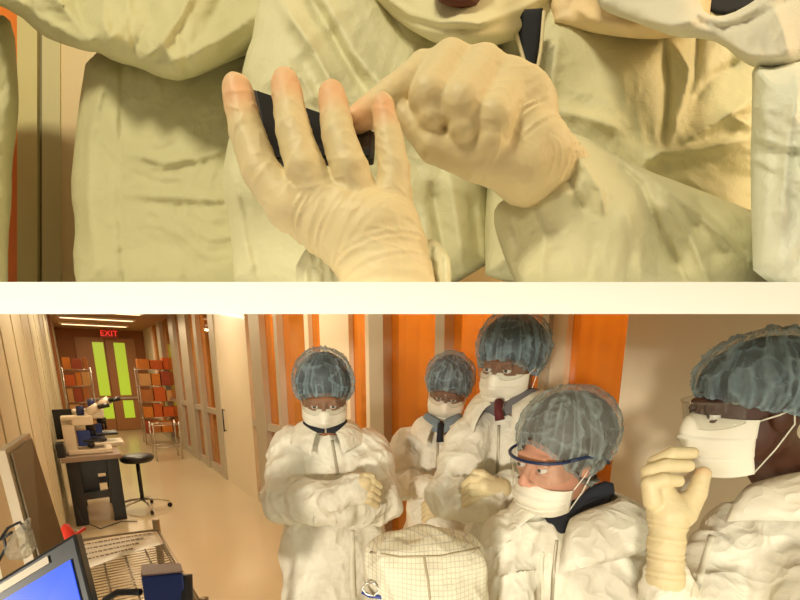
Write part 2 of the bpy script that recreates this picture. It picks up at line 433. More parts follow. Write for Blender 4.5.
def dome(H, cen, rad, rim, seed, folds=0, pleat=0, nu=160, nv=56, sag=0):
    """shell from crown to a rim; rim(phi)->local point of the edge. phi=0 is the front"""
    V = []; att = []
    for i in range(nv+1):
        v = i/nv
        for j in range(nu):
            ph = 2*math.pi*j/nu; d = np.array([math.sin(ph), -math.cos(ph)])
            R = rim(ph); cz = cen[2]
            # elevation from 90 deg at crown to beyond the equator, ending at rim
            rr = np.array([rad[0]*d[0], rad[1]*d[1]]); tz = (R[2]-cz)/rad[2]
            e0 = math.pi/2; e1 = -math.asin(max(-.98, min(.98, -tz))) if True else 0
            e1 = min(e1-.12, .25) if tz < .4 else e1
            e = e0+(e1-e0)*v
            p = np.array([cen[0]+rr[0]*math.cos(e), cen[1]+rr[1]*math.cos(e), cz+rad[2]*math.sin(e)])
            w = max(0, (v-.72)/.28)**1.6; p = p*(1-w)+R*w
            V.append(p)
    V = np.array(V); A = np.zeros(len(V))
    cc = np.array(cen)
    if folds:
        for i in range(nv+1):
            v = i/nv
            for j in range(nu):
                k = i*nu+j; ph = 2*math.pi*j/nu; p = V[k]; q = p-cc; q = q/np.linalg.norm(q)
                wv = Vector(q*1.7+seed*5.1); w1 = mnoise.noise(wv)*1.3
                a = 1-4.5*abs(mnoise.noise(Vector(q*2.6+seed*9)+Vector((w1, -w1, w1))))
                b = 1-5*abs(mnoise.noise(Vector(q*4.6+seed*4)+Vector((-w1, w1, w1))))
                pl = mnoise.noise(Vector((math.cos(ph)*5.2, math.sin(ph)*5.2, v*1.1+seed))) 
                pl2 = 1-3*abs(mnoise.noise(Vector((math.cos(ph)*7, math.sin(ph)*7, v*.8+seed+4))))
                fr = max(a, 0)**2*.40+max(b, 0)**2*.12+max(pl2, 0)**2*.65*(.3+.7*v)+max(0, 1-5*abs(mnoise.noise(Vector((math.cos(ph)*13, math.sin(ph)*13, v*1.6+seed+9)))))*.35*v
                V[k] = p+q*folds*(max(a, 0)**2*.7+max(b, 0)**2*.4)+q*pleat*pl*v*(1 if v < .95 else .5)
                A[k] = min(1, .05+fr*.95+(.35 if v > .93 else 0)+max(0, pl)*.2*v)
    F = [(i*nu+j, i*nu+(j+1) % nu, (i+1)*nu+(j+1) % nu, (i+1)*nu+j) for i in range(nv) for j in range(nu)]
    return H.w(V), F, A

def cap_rim(front=.042, side=-.018, back=-.055, rx=.083, ryf=.100, ryb=.108, cy=.012):
    def r(ph):
        c = math.cos(ph)
        z = side+(front-side)*max(0, c)**1.3 if c > 0 else side+(back-side)*(-c)**1.2
        n = .0025*math.sin(ph*31)+.002*math.sin(ph*17+1)
        return np.array([(rx+n)*math.sin(ph), cy-((ryf if c > 0 else ryb)+n)*c, z+n])
    return r
def bouffant(H, root, m, seed, rad=(.105, .128, .108), cen=(0, .022, .052), rim=None, hair=None, folds=.010, pleat=.014, bandm=None):
    rim = rim or cap_rim()
    V, F, A = dome(H, cen, rad, rim, seed, folds, pleat)
    o = mk('bouffant_cap', V, F, m, root, attrs={'fold': A})
    b = MB(); b.tube([H.w(rim(2*math.pi*k/120)) for k in range(120)], .0022, 6, True); b.build('elastic_band', bandm or m, o, True)
    if hair:
        r2 = lambda ph: rim(ph)*np.array([.965, .965, 1])+np.array([0, 0, .010])
        V, F, A = dome(H, (cen[0], cen[1]-.002, cen[2]-.006), (rad[0]-.008, rad[1]-.009, rad[2]-.009), r2, seed+5, .004, .004, 96, 36)
        mk('hair', V, F, hair, root)

def face_mask(H, root, m, zt=-.013, zb=-.118, wt=.078, pleats=3, loops=True, fwd=0., loopm=None, sag=0, nosev=.22):
    U, Vn = 49, 52; G = np.zeros((U, Vn, 3))
    for i in range(U):
        u = -1+2*i/(U-1); a = u*math.radians(80)
        for j in range(Vn):
            v = j/(Vn-1)
            ft = .088+.022*math.sin(min(1, v*1.6)*math.pi/2)-.036*max(0, v-.5)**1.3*2.0+fwd
            nose = .029*math.exp(-(u/.26)**2)*math.exp(-((v-nosev)/.32)**2)
            w = wt-.014*max(0, v-.45)**1.2*1.6
            e = 1-.10*u*u
            zc = zt+(zb-zt)*v
            z = zc*(1-u*u*.0)+(u*u)*(.010*(v-.35)*1.8)-.006*math.exp(-(u/.3)**2)*(1-v)*-1.2
            pl = 0
            if pleats:
                q = (v*(pleats+.001)) % 1; pl = .0085*(1-q)**1.5*(1-.5*abs(u)**3)
                if v < .05 or v > .95: pl = .002
            wr = .0012*math.sin(u*14+v*5)*v
            x = w*math.sin(a)*1.0; y = .005-(ft-.002+pl+wr)*max(0, math.cos(a))**.55*e-nose
            G[i, j] = (x, y, z)
    o = MB().sheet(H.w(G), .0022*H.s).build('face_mask', m, root, True)
    if loops:
        for s in (0, -1):
            sx = -1 if s == 0 else 1; a = G[s, 1]; b = G[s, -2]; ear = np.array([sx*.083, .028, .004]); er2 = np.array([sx*.083, .030, -.025])
            pts = [a, a*.5+ear*.5+np.array([sx*.004, 0, .0]), ear, er2, b*.5+er2*.5+np.array([sx*.004, 0, 0]), b]
            MB().tube([H.w(p) for p in pts], .0016*H.s, 6).build('ear_loop', loopm or m, o, True)
    return o, G

def glasses(H, root, framem, lensm, wide=.078, tw=0, zt=.028, zb=-.026, rim=True, temple=True):
    g = MB(); n = 41; G = np.zeros((n, 9, 3))
    for i in range(n):
        u = -1+2*i/(n-1); a = u*math.radians(76)
        for j in range(9):
            v = j/8; nose = .018*math.exp(-(u/.16)**2)*v
            z = zt+(zb-zt)*v*(1-.25*abs(u)**4)+nose
            G[i, j] = (wide*math.sin(a), -.022-(.096-.006*v)*math.cos(a)**.8, z)
    o = MB().sheet(H.w(G), .0018).build('safety_glasses', lensm, root, True)
    MB().tube([H.w(p+np.array([0, -.002, 0])) for p in G[:, 0]], .0042 if rim == 'thick' else .0022, 6).build('brow_bar', framem, o, True)
    if rim != 'thick': MB().tube([H.w(p) for p in G[:, -1]], .0012, 6).build('lower_rim', framem if rim is True else lensm, o, True)
    if temple:
        for s in (0, -1):
            sx = -1 if s == 0 else 1; p = G[s, 0]; q = p+np.array([sx*(.006+tw*.6), .04, .003]); r = np.array([sx*(.086+tw), .045, .012]); e = np.array([sx*(.082+tw), .075, -.012])
            MB().tube([H.w(k) for k in (p, q, r, e)], [.0045 if rim == 'thick' else .0028]*4, 6).build('temple_arm', framem, o, True)
    return o

def collar(root, nb, yaw, m, r0=.072, r1=.135, zt=.045, drop=.03, tip=.055, name='collar', gap=18, tilt=0, lift=0, wav=.004):
    """turned-down collar: a folded band round the neck with two front points"""
    U, Vn = 61, 13; G = np.zeros((U, Vn, 3)); R = RM(yaw, 0, tilt)
    for i in range(U):
        u = -1+2*i/(U-1); ph = u*math.radians(180-gap)+math.pi   # starts and ends near the front
        fr = abs(u)**5
        for j in range(Vn):
            v = j/(Vn-1); a = ph
            rr = r0+(r1-r0)*v**.8+tip*fr*v*.55
            z = zt*(1-v)**.5+(-drop-tip*fr*.9)*v*v+wav*math.sin(u*13+v*2)*v
            side = -fr*.0
            d = np.array([math.sin(a), -math.cos(a)])
            G[i, j] = (rr*d[0]*1.15, rr*d[1]*.95, z+lift-fr*(1-v)*zt*1.0)
    return MB().sheet(G@R.T+np.asarray(nb), .003).build(name, m, root, True)

def zipper(root, a, b, m, w=.012, n=20, out=(0, -1, 0), name='zipper'):
    P = []; a = np.asarray(a); b = np.asarray(b)
    x = np.cross(b-a, np.array(out)); x /= np.linalg.norm(x)
    G = np.array([[a+(b-a)*i/n+x*w*s for s in (-.5, 0, .5)] for i in range(n+1)])
    return MB().sheet(G, .003).build(name, m, root, True)

def project(P, F, pts, off=.001):
    """push each point along -view ray onto the mesh as seen from the camera, then a little in front"""
    from mathutils.bvhtree import BVHTree
    t = BVHTree.FromPolygons([Vector(p) for p in P], [tuple(int(i) for i in f) for f in F]); o = Vector((0, 0, CAMZ)); out = []
    for px, py in pts:
        d = Vector(W(px, py, 1.)-np.array(o)); h = t.ray_cast(o, d.normalized())
        out.append(np.array(h[0]-d.normalized()*off) if h[0] is not None else None)
    return out

def strip(P, F, px, w, off, name, m, root, thick=.002):
    """a ribbon sewn on the cloth along a line of pixels"""
    n = 24; L = []; pl = [np.array(q, float) for q in px]; 
    for i in range(n+1):
        s = i/n*(len(pl)-1); k = min(int(s), len(pl)-2); c = pl[k]+(pl[k+1]-pl[k])*(s-k); d = pl[k+1]-pl[k]; d /= np.linalg.norm(d); nn = np.array([-d[1], d[0]])
        L.append([c-nn*w/2, c, c+nn*w/2])
    pts = project(P, F, [q for r in L for q in r], off)
    rows = [pts[i*3:i*3+3] for i in range(n+1)]; rows = [r for r in rows if all(q is not None for q in r)]
    if len(rows) < 3: return None
    G = np.array(rows); G = G[:, ::-1]
    return MB().sheet(G, thick).build(name, m, root, True)

DECKN = np.cross(np.array([1., 0, 0]), W(400, 300, 1.)-np.array([0, 0, CAMZ])); DECKN /= np.linalg.norm(DECKN)
# glove built on bones
def glove(root, chains, h, name='glove', tips=(), k=.006, extra=None, wrinkle=.0012, m=None, subs=(), wfreq=260, seed=1, cutdeck=False):
    f = Field(h)
    for ch in chains:
        kk = ch.get('k', k); p = ch['p']
        for i in range(len(p)-1):
            a, b = p[i], p[i+1]
            f.cone(a[0], b[0], a[1], b[1], kk if i else ch.get('k0', kk), wr=ch.get('wr'), sqd=ch.get('sqd'))
    for c, r in subs: f.ell(c, r, .004, sub=True)
    if cutdeck: f.cut(-DECKN, -DECKN@np.array([0, 0, CAMZ]))
    P, F = f.mesh(); N = normals(P, F)
    r1 = ridged(P, 38, seed); r2 = ridged(P, 75, seed+2)
    P = P+N*((np.maximum(r1, 0)**3)*wrinkle+(np.maximum(r2, 0)**3)*wrinkle*.35)[:, None]*.5
    T = np.zeros(len(P))
    for c, r in tips: T = np.maximum(T, np.clip(1.25-np.linalg.norm(P-np.asarray(c), axis=1)/r, 0, 1))
    return mk(name, P, F, m or LATEX, root, attrs={'tip': T})
def pc(px, py, t, r):   # joint from pixel, distance and radius in pixels
    return (W(px, py, t), r*t/FPX)
# ================================================================== CAMERA, WORLD
cam = bpy.data.cameras.new('camera'); co = bpy.data.objects.new('camera', cam); C.objects.link(co)
co.location = (0, 0, CAMZ); co.rotation_euler = (math.pi/2-PITCH, 0, 0)
cam.sensor_width = 36; cam.lens = FPX/800*36; cam.shift_y = (CY-300)/800; cam.clip_start = .02
sc = bpy.context.scene; sc.camera = co
sc.view_settings.view_transform = 'Standard'; sc.view_settings.look = 'None'; sc.view_settings.gamma = 1; sc.view_settings.exposure = 0
wd = bpy.data.worlds.new('world'); sc.world = wd; wd.use_nodes = True
wd.node_tree.nodes['Background'].inputs[0].default_value = (1, .80, .50, 1); wd.node_tree.nodes['Background'].inputs[1].default_value = .34
def area(name, loc, target, size, power, col, sy=None):
    l = bpy.data.lights.new(name, 'AREA'); l.energy = power; l.color = col; l.size = size
    if sy: l.shape = 'RECTANGLE'; l.size_y = sy
    o = bpy.data.objects.new(name, l); C.objects.link(o); o.location = loc
    o.rotation_euler = (Vector(target)-Vector(loc)).to_track_quat('-Z', 'Y').to_euler(); return o

# ================================================================== CORRIDOR  (s along it, q across it)
SD = np.array([-.575, .818]); SN = np.array([.818, .575])
def K(s, q, z): return np.array([SD[0]*s+SN[0]*q, SD[1]*s+SN[1]*q, z])
def kbox(mb, s0, s1, q0, q1, z0, z1):
    return mb.hexa([K(s0, q0, z0), K(s0, q1, z0), K(s1, q1, z0), K(s1, q0, z0), K(s0, q0, z1), K(s0, q1, z1), K(s1, q1, z1), K(s1, q0, z1)])
QR, QL, SF, ZC = 1.76, -.29, 15.4, 2.79
def wall_hit(px, py, q=QR):
    d = W(px, py, 1.)-np.array([0, 0, CAMZ]); n = SN@d[:2]; t = q/n; return float(SD@d[:2]*t), float(CAMZ+d[2]*t)
cream = mat('wall_cream', (.62, .57, .40), .45, var=.05, vscale=2)
whitep = mat('white_panel', (.82, .72, .55), .35, var=.04, vscale=2, coat=.2)
frame = mat('frame_alu', (.52, .47, .38), .4, metal=.3)
brown = mat('brown_wall', (.34, .13, .035), .6, var=.1)
floorm = mat('epoxy_floor', (.62, .52, .34), .28, var=.10, vscale=1.2, spec=.5, coat=.25)
ceilm = mat('ceiling_tile', (.42, .24, .12), .7)
amber = glassy('amber_pane', (.95, .58, .17), .30, (.74, .38, .07), .04, .06)
def st(o, **k): o['kind'] = 'structure'; return o
st(kbox(MB(), -3.0, 17, -.6, 5.2, -.1, 0).build('floor', floorm))
st(kbox(MB(), 3.1, 17, -.6, 5.2, ZC, ZC+.08).build('ceiling', ceilm))
# left wall with vertical battens
mb = MB(); kbox(mb, 1.9, 17, QL-.15, QL, 0, ZC)
for i in range(12):
    s = 2.6+i*.55*(1+.09*i)
    kbox(mb, s, s+.018, QL, QL+.006, 0, ZC)
st(mb.build('wall_left', cream))
mb = MB(); kbox(mb, 11.2, 11.5, QL, QL+.05, 0, ZC); st(mb.build('trim_1', brown))
# far wall
st(kbox(MB(), SF, SF+.2, QL-.3, 5.2, 0, ZC).build('wall_back', brown))
# right wall: posts, headers and rails between panes
mb = MB(); fr = MB(); 
panes = []   # (s0,s1,z0,z1)
def S(px, py=392): return wall_hit(px, py)[0]
zr = wall_hit(255, 423)[1]
spec = [  # px range at eye level, kind: W white, F frame, O pane with rail, T tall pane
 (800, 636, 'W'), (636, 620, 'W'), (620, 562, 'T'), (562, 548, 'W'), (548, 541, 'F2'), (541, 447, 'T'), (447, 438, 'F'), (438, 387, 'T'), (387, 373, 'F'), (373, 366, 'W'),
 (366, 350, 'T'), (350, 322, 'W'), (322, 311, 'O'), (311, 307, 'W'), (307, 283, 'O'), (283, 280, 'F'), (280, 266, 'O'), (266, 256, 'F'), (256, 251, 'O'), (251, 221, 'D'), (221, 216, 'F'),
 (216, 204, 'O'), (204, 201, 'F'), (201, 194, 'O'), (194, 187, 'F'), (187, 181, 'O'), (181, 177, 'F'), (177, 168, 'O'), (168, 165, 'F'), (165, 158, 'O')]
for a, b, k in spec:
    s0, s1 = S(a), S(b)
    if k == 'W': kbox(mb, s0, s1, QR, QR+.1, 0, ZC)
    elif k in ('F', 'F2'): kbox(fr, s0, s1, QR-.03, QR+.1, 0, ZC)
    elif k == 'D': kbox(mb, s0, s1, QR-.012, QR+.08, 0, ZC)
    elif k == 'T': panes.append((s0, s1, .12, ZC)); kbox(fr, s0, s1, QR, QR+.09, 0, .12)
    else:
        panes.append((s0, s1, .12, zr-.04)); panes.append((s0, s1, zr+.04, ZC))
        kbox(fr, s0, s1, QR-.012, QR+.09, zr-.04, zr+.04); kbox(fr, s0, s1, QR-.01, QR+.09, 0, .12)
kbox(mb, S(158), SF, QR, QR+.1, 0, ZC); kbox(mb, -3, S(800), QR, QR+.1, 0, ZC)
st(mb.build('wall_right', whitep)); st(fr.build('trim_2', frame))
for i, (s0, s1, z0, z1) in enumerate(panes):
    st(kbox(MB(), s0, s1, QR+.04, QR+.046, z0, z1).build('window_%d' % (i+1), amber))
# white door handle in the right wall
s0 = S(224); hd = MB(); hd.tube([K(s0, QR-.045, .78), K(s0, QR-.045, 1.12)], .010, 8)
for z in (.8, 1.1): hd.tube([K(s0, QR-.045, z), K(s0, QR-.012, z)], .007, 6)
o = hd.build('door_handle', BLACK, None, True); props(o, 'vertical dark pull handle on the white corridor door', 'door handle')
# room behind the panes
curt = mat('amber_curtain', (.55, .42, .22), .7)
n = 700; G = np.array([[K(.1+i*.016, 2.45+.03*math.sin(i*.55)+.012*math.sin(i*.21), z) for z in (0, 1.4, ZC)] for i in range(n)])
props(MB().sheet(G[:, ::-1], .004).build('curtain', curt, None, True), 'long pleated curtain hanging behind the amber window panes', 'curtain')
st(kbox(MB(), -3, 17, 5.0, 5.2, 0, ZC).build('wall_side', brown))

# far double door
dm = mat('door_brown', (.42, .19, .07), .45); gg = mat('green_glass', (.3, .42, .05), .3, emit=(.42, .55, .03), estr=.75)
def far(px, py, s=SF):
    d = W(px, py, 1.)-np.array([0, 0, CAMZ]); t = s/(SD@d[:2]); return float(SN@d[:2]*t), float(CAMZ+d[2]*t)
qa, qb, qc = far(84, 400)[0], far(113, 400)[0], far(142, 400)[0]
ztop = far(105, 338)[1]
for i, (q0, q1, e0, e1) in enumerate(((qa, qb-.01, far(96, 370)[0], far(107, 370)[0]), (qb+.01, qc, far(117, 370)[0], far(128, 370)[0]))):
    d = MB(); kbox(d, SF-.05, SF, q0, q1, .01, ztop); o = d.build('door_%d' % (i+1), dm); st(o)
    zz = (.35, .85, 1.0, ztop-.12); m1 = MB(); kbox(m1, SF-.056, SF-.05, q0+(e0-q0)+.0, e1, zz[2], zz[3]); m1.build('glass_pane', gg, o)
    m1 = MB(); kbox(m1, SF-.056, SF-.05, e0+.03, e1+.02, zz[0], zz[1]); m1.build('glass_pane', gg, o)
    m1 = MB(); kbox(m1, SF-.1, SF-.075, q0+.08, q1-.08, .90, .95); m1.build('push_bar', STEEL, o)
# EXIT sign
red = mat('exit_red', (.8, .03, .02), .4, emit=(1, .04, .03), estr=.9)
q, z = far(109, 334, SF-.5)
ex = empty('exit_sign', K(SF-.5, q, z), 'red EXIT sign hanging above the far double door', 'sign')
kbox(MB(), SF-.5, SF-.47, q-.2, q+.2, z-.1, z+.12).build('sign_plate', mat('sign_back', (.35, .06, .03), .5), ex)
cu = bpy.data.curves.new('lettering', 'FONT'); cu.body = 'EXIT'; cu.size = .2; cu.align_x = 'CENTER'; cu.align_y = 'CENTER'; cu.extrude = .003; cu.materials.append(red)
t0_ = bpy.data.objects.new('lettering_source', cu); C.objects.link(t0_); bpy.context.view_layer.update()
me_ = bpy.data.meshes.new_from_object(t0_.evaluated_get(bpy.context.evaluated_depsgraph_get())); bpy.data.objects.remove(t0_)
to = bpy.data.objects.new('lettering', me_); C.objects.link(to); to.parent = ex
to.rotation_euler = (math.pi/2, 0, math.atan2(SN[1], SN[0])); to.location = tuple(K(-.012, 0, .01))
MB().tube([K(SF-.48, q, z+.12), K(SF-.48, q, ZC)], .01, 6).build('hanger', STEEL, ex)
# ceiling lights
em = mat('tube_light', (1, .8, .5), .4, emit=(1, .74, .42), estr=2.2)
for i, (s, lab) in enumerate(((9.2, 'ceiling light strip nearest to the group'), (10.6, 'middle long ceiling light strip over corridor'), (12.0, 'third long ceiling light strip over corridor'), (13.6, 'ceiling light strip farthest down by the exit sign'))):
    e = empty('ceiling_light', K(s, .5, ZC-.03), lab, 'ceiling light', 'ceiling light strips in the corridor')
    kbox(MB(), s-.1, s+.1, -.15, 1.25, ZC-.05, ZC-.005).build('housing', whitep, e)
    kbox(MB(), s-.06, s+.06, -.1, 1.2, ZC-.058, ZC-.048).build('diffuser', em, e)

# ------------------------------------------------------------------ racks with packages
def rack(s0, s1, q0, q1, lab, grp, nsh, place, seed, boxes=True, H=1.75, boxes_n=6):
    random.seed(seed); r = empty('shelving_rack', K((s0+s1)/2, (q0+q1)/2, 0), lab, 'rack')
    for s in (s0, s1):
        for q in (q0, q1): MB().tube([K(s, q, 0), K(s, q, H)], .014, 6).build('post', STEEL, r, True)
    for i in range(nsh):
        z = .25+i*(H-.3)/(nsh-1); m = MB()
        for q in (q0, q1): m.tube([K(s0, q, z), K(s1, q, z)], .008, 5)
        for s in (s0, s1): m.tube([K(s, q0, z), K(s, q1, z)], .008, 5)
        for k in range(1, 12): m.tube([K(s0, q0+(q1-q0)*k/12, z), K(s1, q0+(q1-q0)*k/12, z)], .004, 4)
        m.build('wire_shelf', STEEL, r, True)
        if not boxes: continue
        zn = .25+(i+1)*(H-.3)/(nsh-1) if i < nsh-1 else z+.3; q = q0+.03
        while q < q1-.12:
            w = random.uniform(.1, .26); w = min(w, q1-.02-q); hh = random.uniform(.68, .98)*(zn-z-.03)
            col = random.choice([(.85, .17, .02), (.92, .30, .03), (.5, .09, .03), (.9, .50, .18), (.62, .22, .05)])
            m = MB(); kbox(m, s0+.04, s1-.06-random.random()*.1, q, q+w-.012, z+.008, z+.008+hh)
            words = {(.85, .17, .02): 'bright orange', (.92, .30, .03): 'light orange', (.5, .09, .03): 'dark red', (.9, .50, .18): 'tan', (.62, .22, .05): 'rust'}[col]
            sz = 'tall' if hh > .72*(zn-z-.03) else 'low'
            o = bevel(m.build('storage_box', mat('pack_'+words.replace(' ', '_'), col, .5, var=.3, vscale=9)), .006)
            props(o, f'{sz} {words} pack on {"bottom second third fourth top".split()[min(i, 4)]} wire shelf of {place}', 'box', grp)
            q += w+.01
rack(11.9, 12.4, far(141, 400, 11.9)[0], far(181, 400, 11.9)[0], 'tall wire rack full of orange packs right of the far door', 'packs on the right rack', 5, 'right rack', 3)
rack(12.6, 13.1, QL+.06, far(95, 400, 12.6)[0], 'tall wire rack of dark orange packs left of the far door', 'packs on the left rack', 5, 'left rack', 8)
rack(9.5, 10.0, far(152, 420, 9.5)[0], far(180, 420, 9.5)[0]-.03, 'low empty steel wire stand in front of right rack', None, 2, 'low stand', 5, boxes=False, H=.72)

# ------------------------------------------------------------------ microscope bench
def P3(px, py, s):  # point on plane at distance s along corridor
    q, z = far(px, py, s); return q, z
bs0, bs1, bq0, bq1, bz = 5.8, 6.85, -.24, .30, .72
be = empty('workbench', K(6.3, .03, 0), 'black framed vibration bench with grey top below the microscopes', 'bench')
bevel(kbox(MB(), bs0, bs1, bq0, bq1, bz, bz+.05).build('bench_top', mat('bench_grey', (.30, .22, .16), .5), be))
for s in (bs0+.06, bs1-.12):
    for q in (bq0+.03, bq1-.15):
        bevel(kbox(MB(), s, s+.12, q, q+.12, 0, bz).build('leg', BLACK, be))
kbox(MB(), bs0+.08, bs0+.16, bq0+.1, bq1-.1, bz-.16, bz).build('apron', BLACK, be)
kbox(MB(), bs0+.08, bs0+.14, bq0+.1, bq1-.1, .28, .36).build('cross_bar', BLACK, be)
kbox(MB(), bs1-.14, bs1-.08, bq0+.1, bq1-.1, .28, .36).build('cross_bar', BLACK, be)
kbox(MB(), bs0+.2, bs0+.6, bq0+.05, bq0+.3, .30, .66).build('controller_box', BLACK, be)
# microscope
mw = mat('scope_white', (.78, .68, .52), .35); blue = mat('scope_blue', (.01, .03, .20), .4); navy = mat('box_blue', (.008, .022, .13), .4)
def scope(s, q, k, lab):
    z = bz+.052; e = empty('microscope', K(s, q, z), lab, 'microscope')
    def b(n, m, ds0, ds1, dq0, dq1, z0, z1): return bevel(kbox(MB(), s+ds0*k, s+ds1*k, q+dq0*k, q+dq1*k, z+z0*k, z+z1*k).build(n, m, e), .012*k, 3)
    b('base', mw, -.17, .17, -.16, .24, 0, .05); b('column', mw, -.1, .12, -.18, -.07, .0, .38)
    b('head_housing', mw, -.1, .12, -.18, .1, .30, .40)
    b('lamp_panel', blue, -.108, -.09, -.06, .06, .08, .25); b('stage', BLACK, -.12, .12, -.02, .20, .12, .15)
    m = MB(); m.tube([K(s, q+.07*k, z+.30*k), K(s, q+.07*k, z+.24*k)], .045*k, 16)
    for a in (-.03, 0, .03): m.tube([K(s+a*k, q+(.07+a)*k, z+.25*k), K(s+a*k, q+(.07+a)*k, z+.17*k)], .012*k, 10)
    m.build('objective_turret', BLACK, e, True)
    m = MB(); m.tube([K(s, q+.06*k, z+.42*k), K(s, q+.17*k, z+.49*k)], .045*k, 14); m.build('binocular_tube', mw, e, True)
    for a in (-.035, .035):
        MB().tube([K(s+a*k, q+.16*k, z+.48*k), K(s+a*k, q+.27*k, z+.50*k)], .022*k, 12).build('eyepiece', BLACK, e, True)
    MB().tube([K(s-.14*k, q+.05*k, z+.09*k), K(s+.14*k, q+.05*k, z+.09*k)], .032*k, 14).build('focus_knob', BLACK, e, True)
    MB().tube([K(s, q+.0*k, z+.40*k), K(s, q+.0*k, z+.50*k)], .035*k, 12).build('camera_mount', mat('scope_dkblue', (.01, .02, .10), .4), e, True)
scope(6.12, -.01, 1.03, 'white microscope with blue side panel at the front of bench')
scope(6.6, .11, 1.12, 'second white microscope behind the front one with dark eyepieces')
ms = empty('monitor', K(6.43, -.18, bz+.052), 'small black monitor by the wall beside the microscopes', 'monitor')
bevel(kbox(MB(), 6.40, 6.43, -.27, -.09, bz+.18, bz+.52).build('display', BLACK, ms)); kbox(MB(), 6.43, 6.46, -.2, -.16, bz+.06, bz+.3).build('stand', BLACK, ms); kbox(MB(), 6.37, 6.5, -.25, -.12, bz+.051, bz+.065).build('foot', BLACK, ms)
o = bevel(kbox(MB(), 5.84, 6.05, -.27, -.20, bz+.051, bz+.2).build('power_supply', BLACK)); props(o, 'black power supply box on bench beside the wall', 'box')
# stool
sq, s_ = .47, 6.15
se = empty('stool', K(s_, sq, 0), 'round black swivel stool with five chrome legs beside bench', 'stool')
m = MB(); m.tube([K(s_, sq, .60), K(s_, sq, .63), K(s_, sq, .67), K(s_, sq, .69)], [.15, .18, .18, .15], 24); bevel(m.build('seat', BLACK, se, True), .01)
MB().tube([K(s_, sq, .12), K(s_, sq, .60)], .022, 10).build('gas_post', BLACK, se, True)
for k in range(5):
    a = k*2*math.pi/5+.5; c = np.array([math.cos(a), math.sin(a), 0])
    l = MB().tube([K(s_, sq, .14), K(s_, sq, .12)+c*.15, K(s_, sq, .075)+c*.29], [.018, .014, .011], 8).build('leg', STEEL, se, True)
    MB().tube([K(s_, sq, .028)+c*.29+np.array([-c[1], c[0], 0])*.012, K(s_, sq, .028)+c*.29-np.array([-c[1], c[0], 0])*.012], .028, 12).build('caster', BLACK, l, True)
m = MB(); m.tube([K(5.8, -.2, .4), K(5.7, -.15, .1), K(5.6, .0, .012), K(5.75, .2, .012), K(5.65, .35, .012)], .006, 6); props(m.build('cable', BLACK, None, True), 'black cable trailing on floor under the workbench', 'cable')

# ------------------------------------------------------------------ foreground left
def quad_slab(pts, th, name, m, parent=None, loc=None):
    p = [W(*q) for q in pts]; n = np.cross(p[1]-p[0], p[3]-p[0]); n /= np.linalg.norm(n)
    if n@(p[0]-np.array([0, 0, CAMZ])) < 0: n = -n
    return MB().hexa([p[3], p[2], p[1], p[0]]+[]+[a+n*th for a in (p[3], p[2], p[1], p[0])]).build(name, m, parent, False, loc)
# wall-side monitor (beige bezel, dark glass) leaning by the wall
beige = mat('beige_bezel', (.50, .40, .27), .4); dscreen = mat('dark_screen', (.16, .115, .06), .25)
mo = empty('monitor', W(45, 600, 1.0), 'beige framed monitor seen from the side near left wall', 'monitor')
A = (5, 450, 1.00); B = (30, 433, 1.12); Cq = (66, 545, 1.12); D = (38, 575, 1.00)
quad_slab((A, B, Cq, D), .02, 'bezel', beige, mo)
pA, pB, pC, pD = (W(*q) for q in (A, B, Cq, D)); nn = np.cross(pB-pA, pD-pA); nn /= np.linalg.norm(nn); nn = nn if nn@(pA-np.array([0, 0, CAMZ])) < 0 else -nn
def fm(u, v): return (pA*(1-u)+pB*u)*(1-v)+(pD*(1-u)+pC*u)*v
fr_ = [fm(*q)+nn*.006 for q in ((.09, .04), (.91, .04), (.91, .95), (.09, .95))]; MB().hexa(fr_[::-1]+[q-nn*.005 for q in fr_[::-1]]).build('screen', dscreen, mo)
m = MB(); m.tube([W(50, 552, 1.08), W(60, 600, 1.1), W(60, 700, 1.1)], .02, 8); m.build('stand', BLACK, mo, True)
# blue-screen monitor bottom left
bs = mat('blue_screen', (.02, .05, .5), .2, emit=(.02, .08, .75), estr=1.0)
N, L = nt(bs); p = N['Principled BSDF']; tc = N.new('ShaderNodeTexCoord'); wn = N.new('ShaderNodeTexNoise'); wn.inputs['Scale'].default_value = 9
mx = N.new('ShaderNodeMix'); mx.data_type = 'RGBA'; mx.inputs['A'].default_value = (.01, .05, .62, 1); mx.inputs['B'].default_value = (.06, .15, .85, 1)
L.new(tc.outputs['Object'], wn.inputs['Vector']); L.new(wn.outputs['Fac'], mx.inputs['Factor']); L.new(mx.outputs['Result'], p.inputs['Emission Color'])
mo = empty('monitor', W(40, 640, .62), 'black framed monitor showing a blue screen in front left corner', 'monitor')
A = (-70, 622, .60); B = (75, 533, .66); Cq = (112, 680, .66); D = (-40, 760, .60)
bevel(quad_slab((A, B, Cq, D), .03, 'bezel', BLACK, mo), .004)
def bil(u, v, dz=0):
    q = np.array(A)*(1-u)*(1-v)+np.array(B)*u*(1-v)+np.array(Cq)*u*v+np.array(D)*(1-u)*v; return (q[0], q[1], q[2]+dz)
quad_slab((bil(.05, .14, -.004), bil(.93, .14, -.004), bil(.93, .92, -.004), bil(.05, .92, -.004)), .003, 'screen', bs, mo)
quad_slab((bil(.40, .035, -.004), bil(.80, .035, -.004), bil(.80, .085, -.004), bil(.40, .085, -.004)), .002, 'label_strip', mat('label_silver', (.45, .38, .28), .4), mo)
# text-like lines of the screen window, thin pale rows
for k in range(5):
    quad_slab((bil(.30, .26+k*.05, -.006), bil(.62+.08*(k % 2), .26+k*.05, -.006), bil(.62+.08*(k % 2), .265+k*.05, -.006), bil(.30, .265+k*.05, -.006)), .001, 'screen_row', mat('row_blue', (.2, .3, .7), .3, emit=(.12, .22, .9), estr=1), mo)
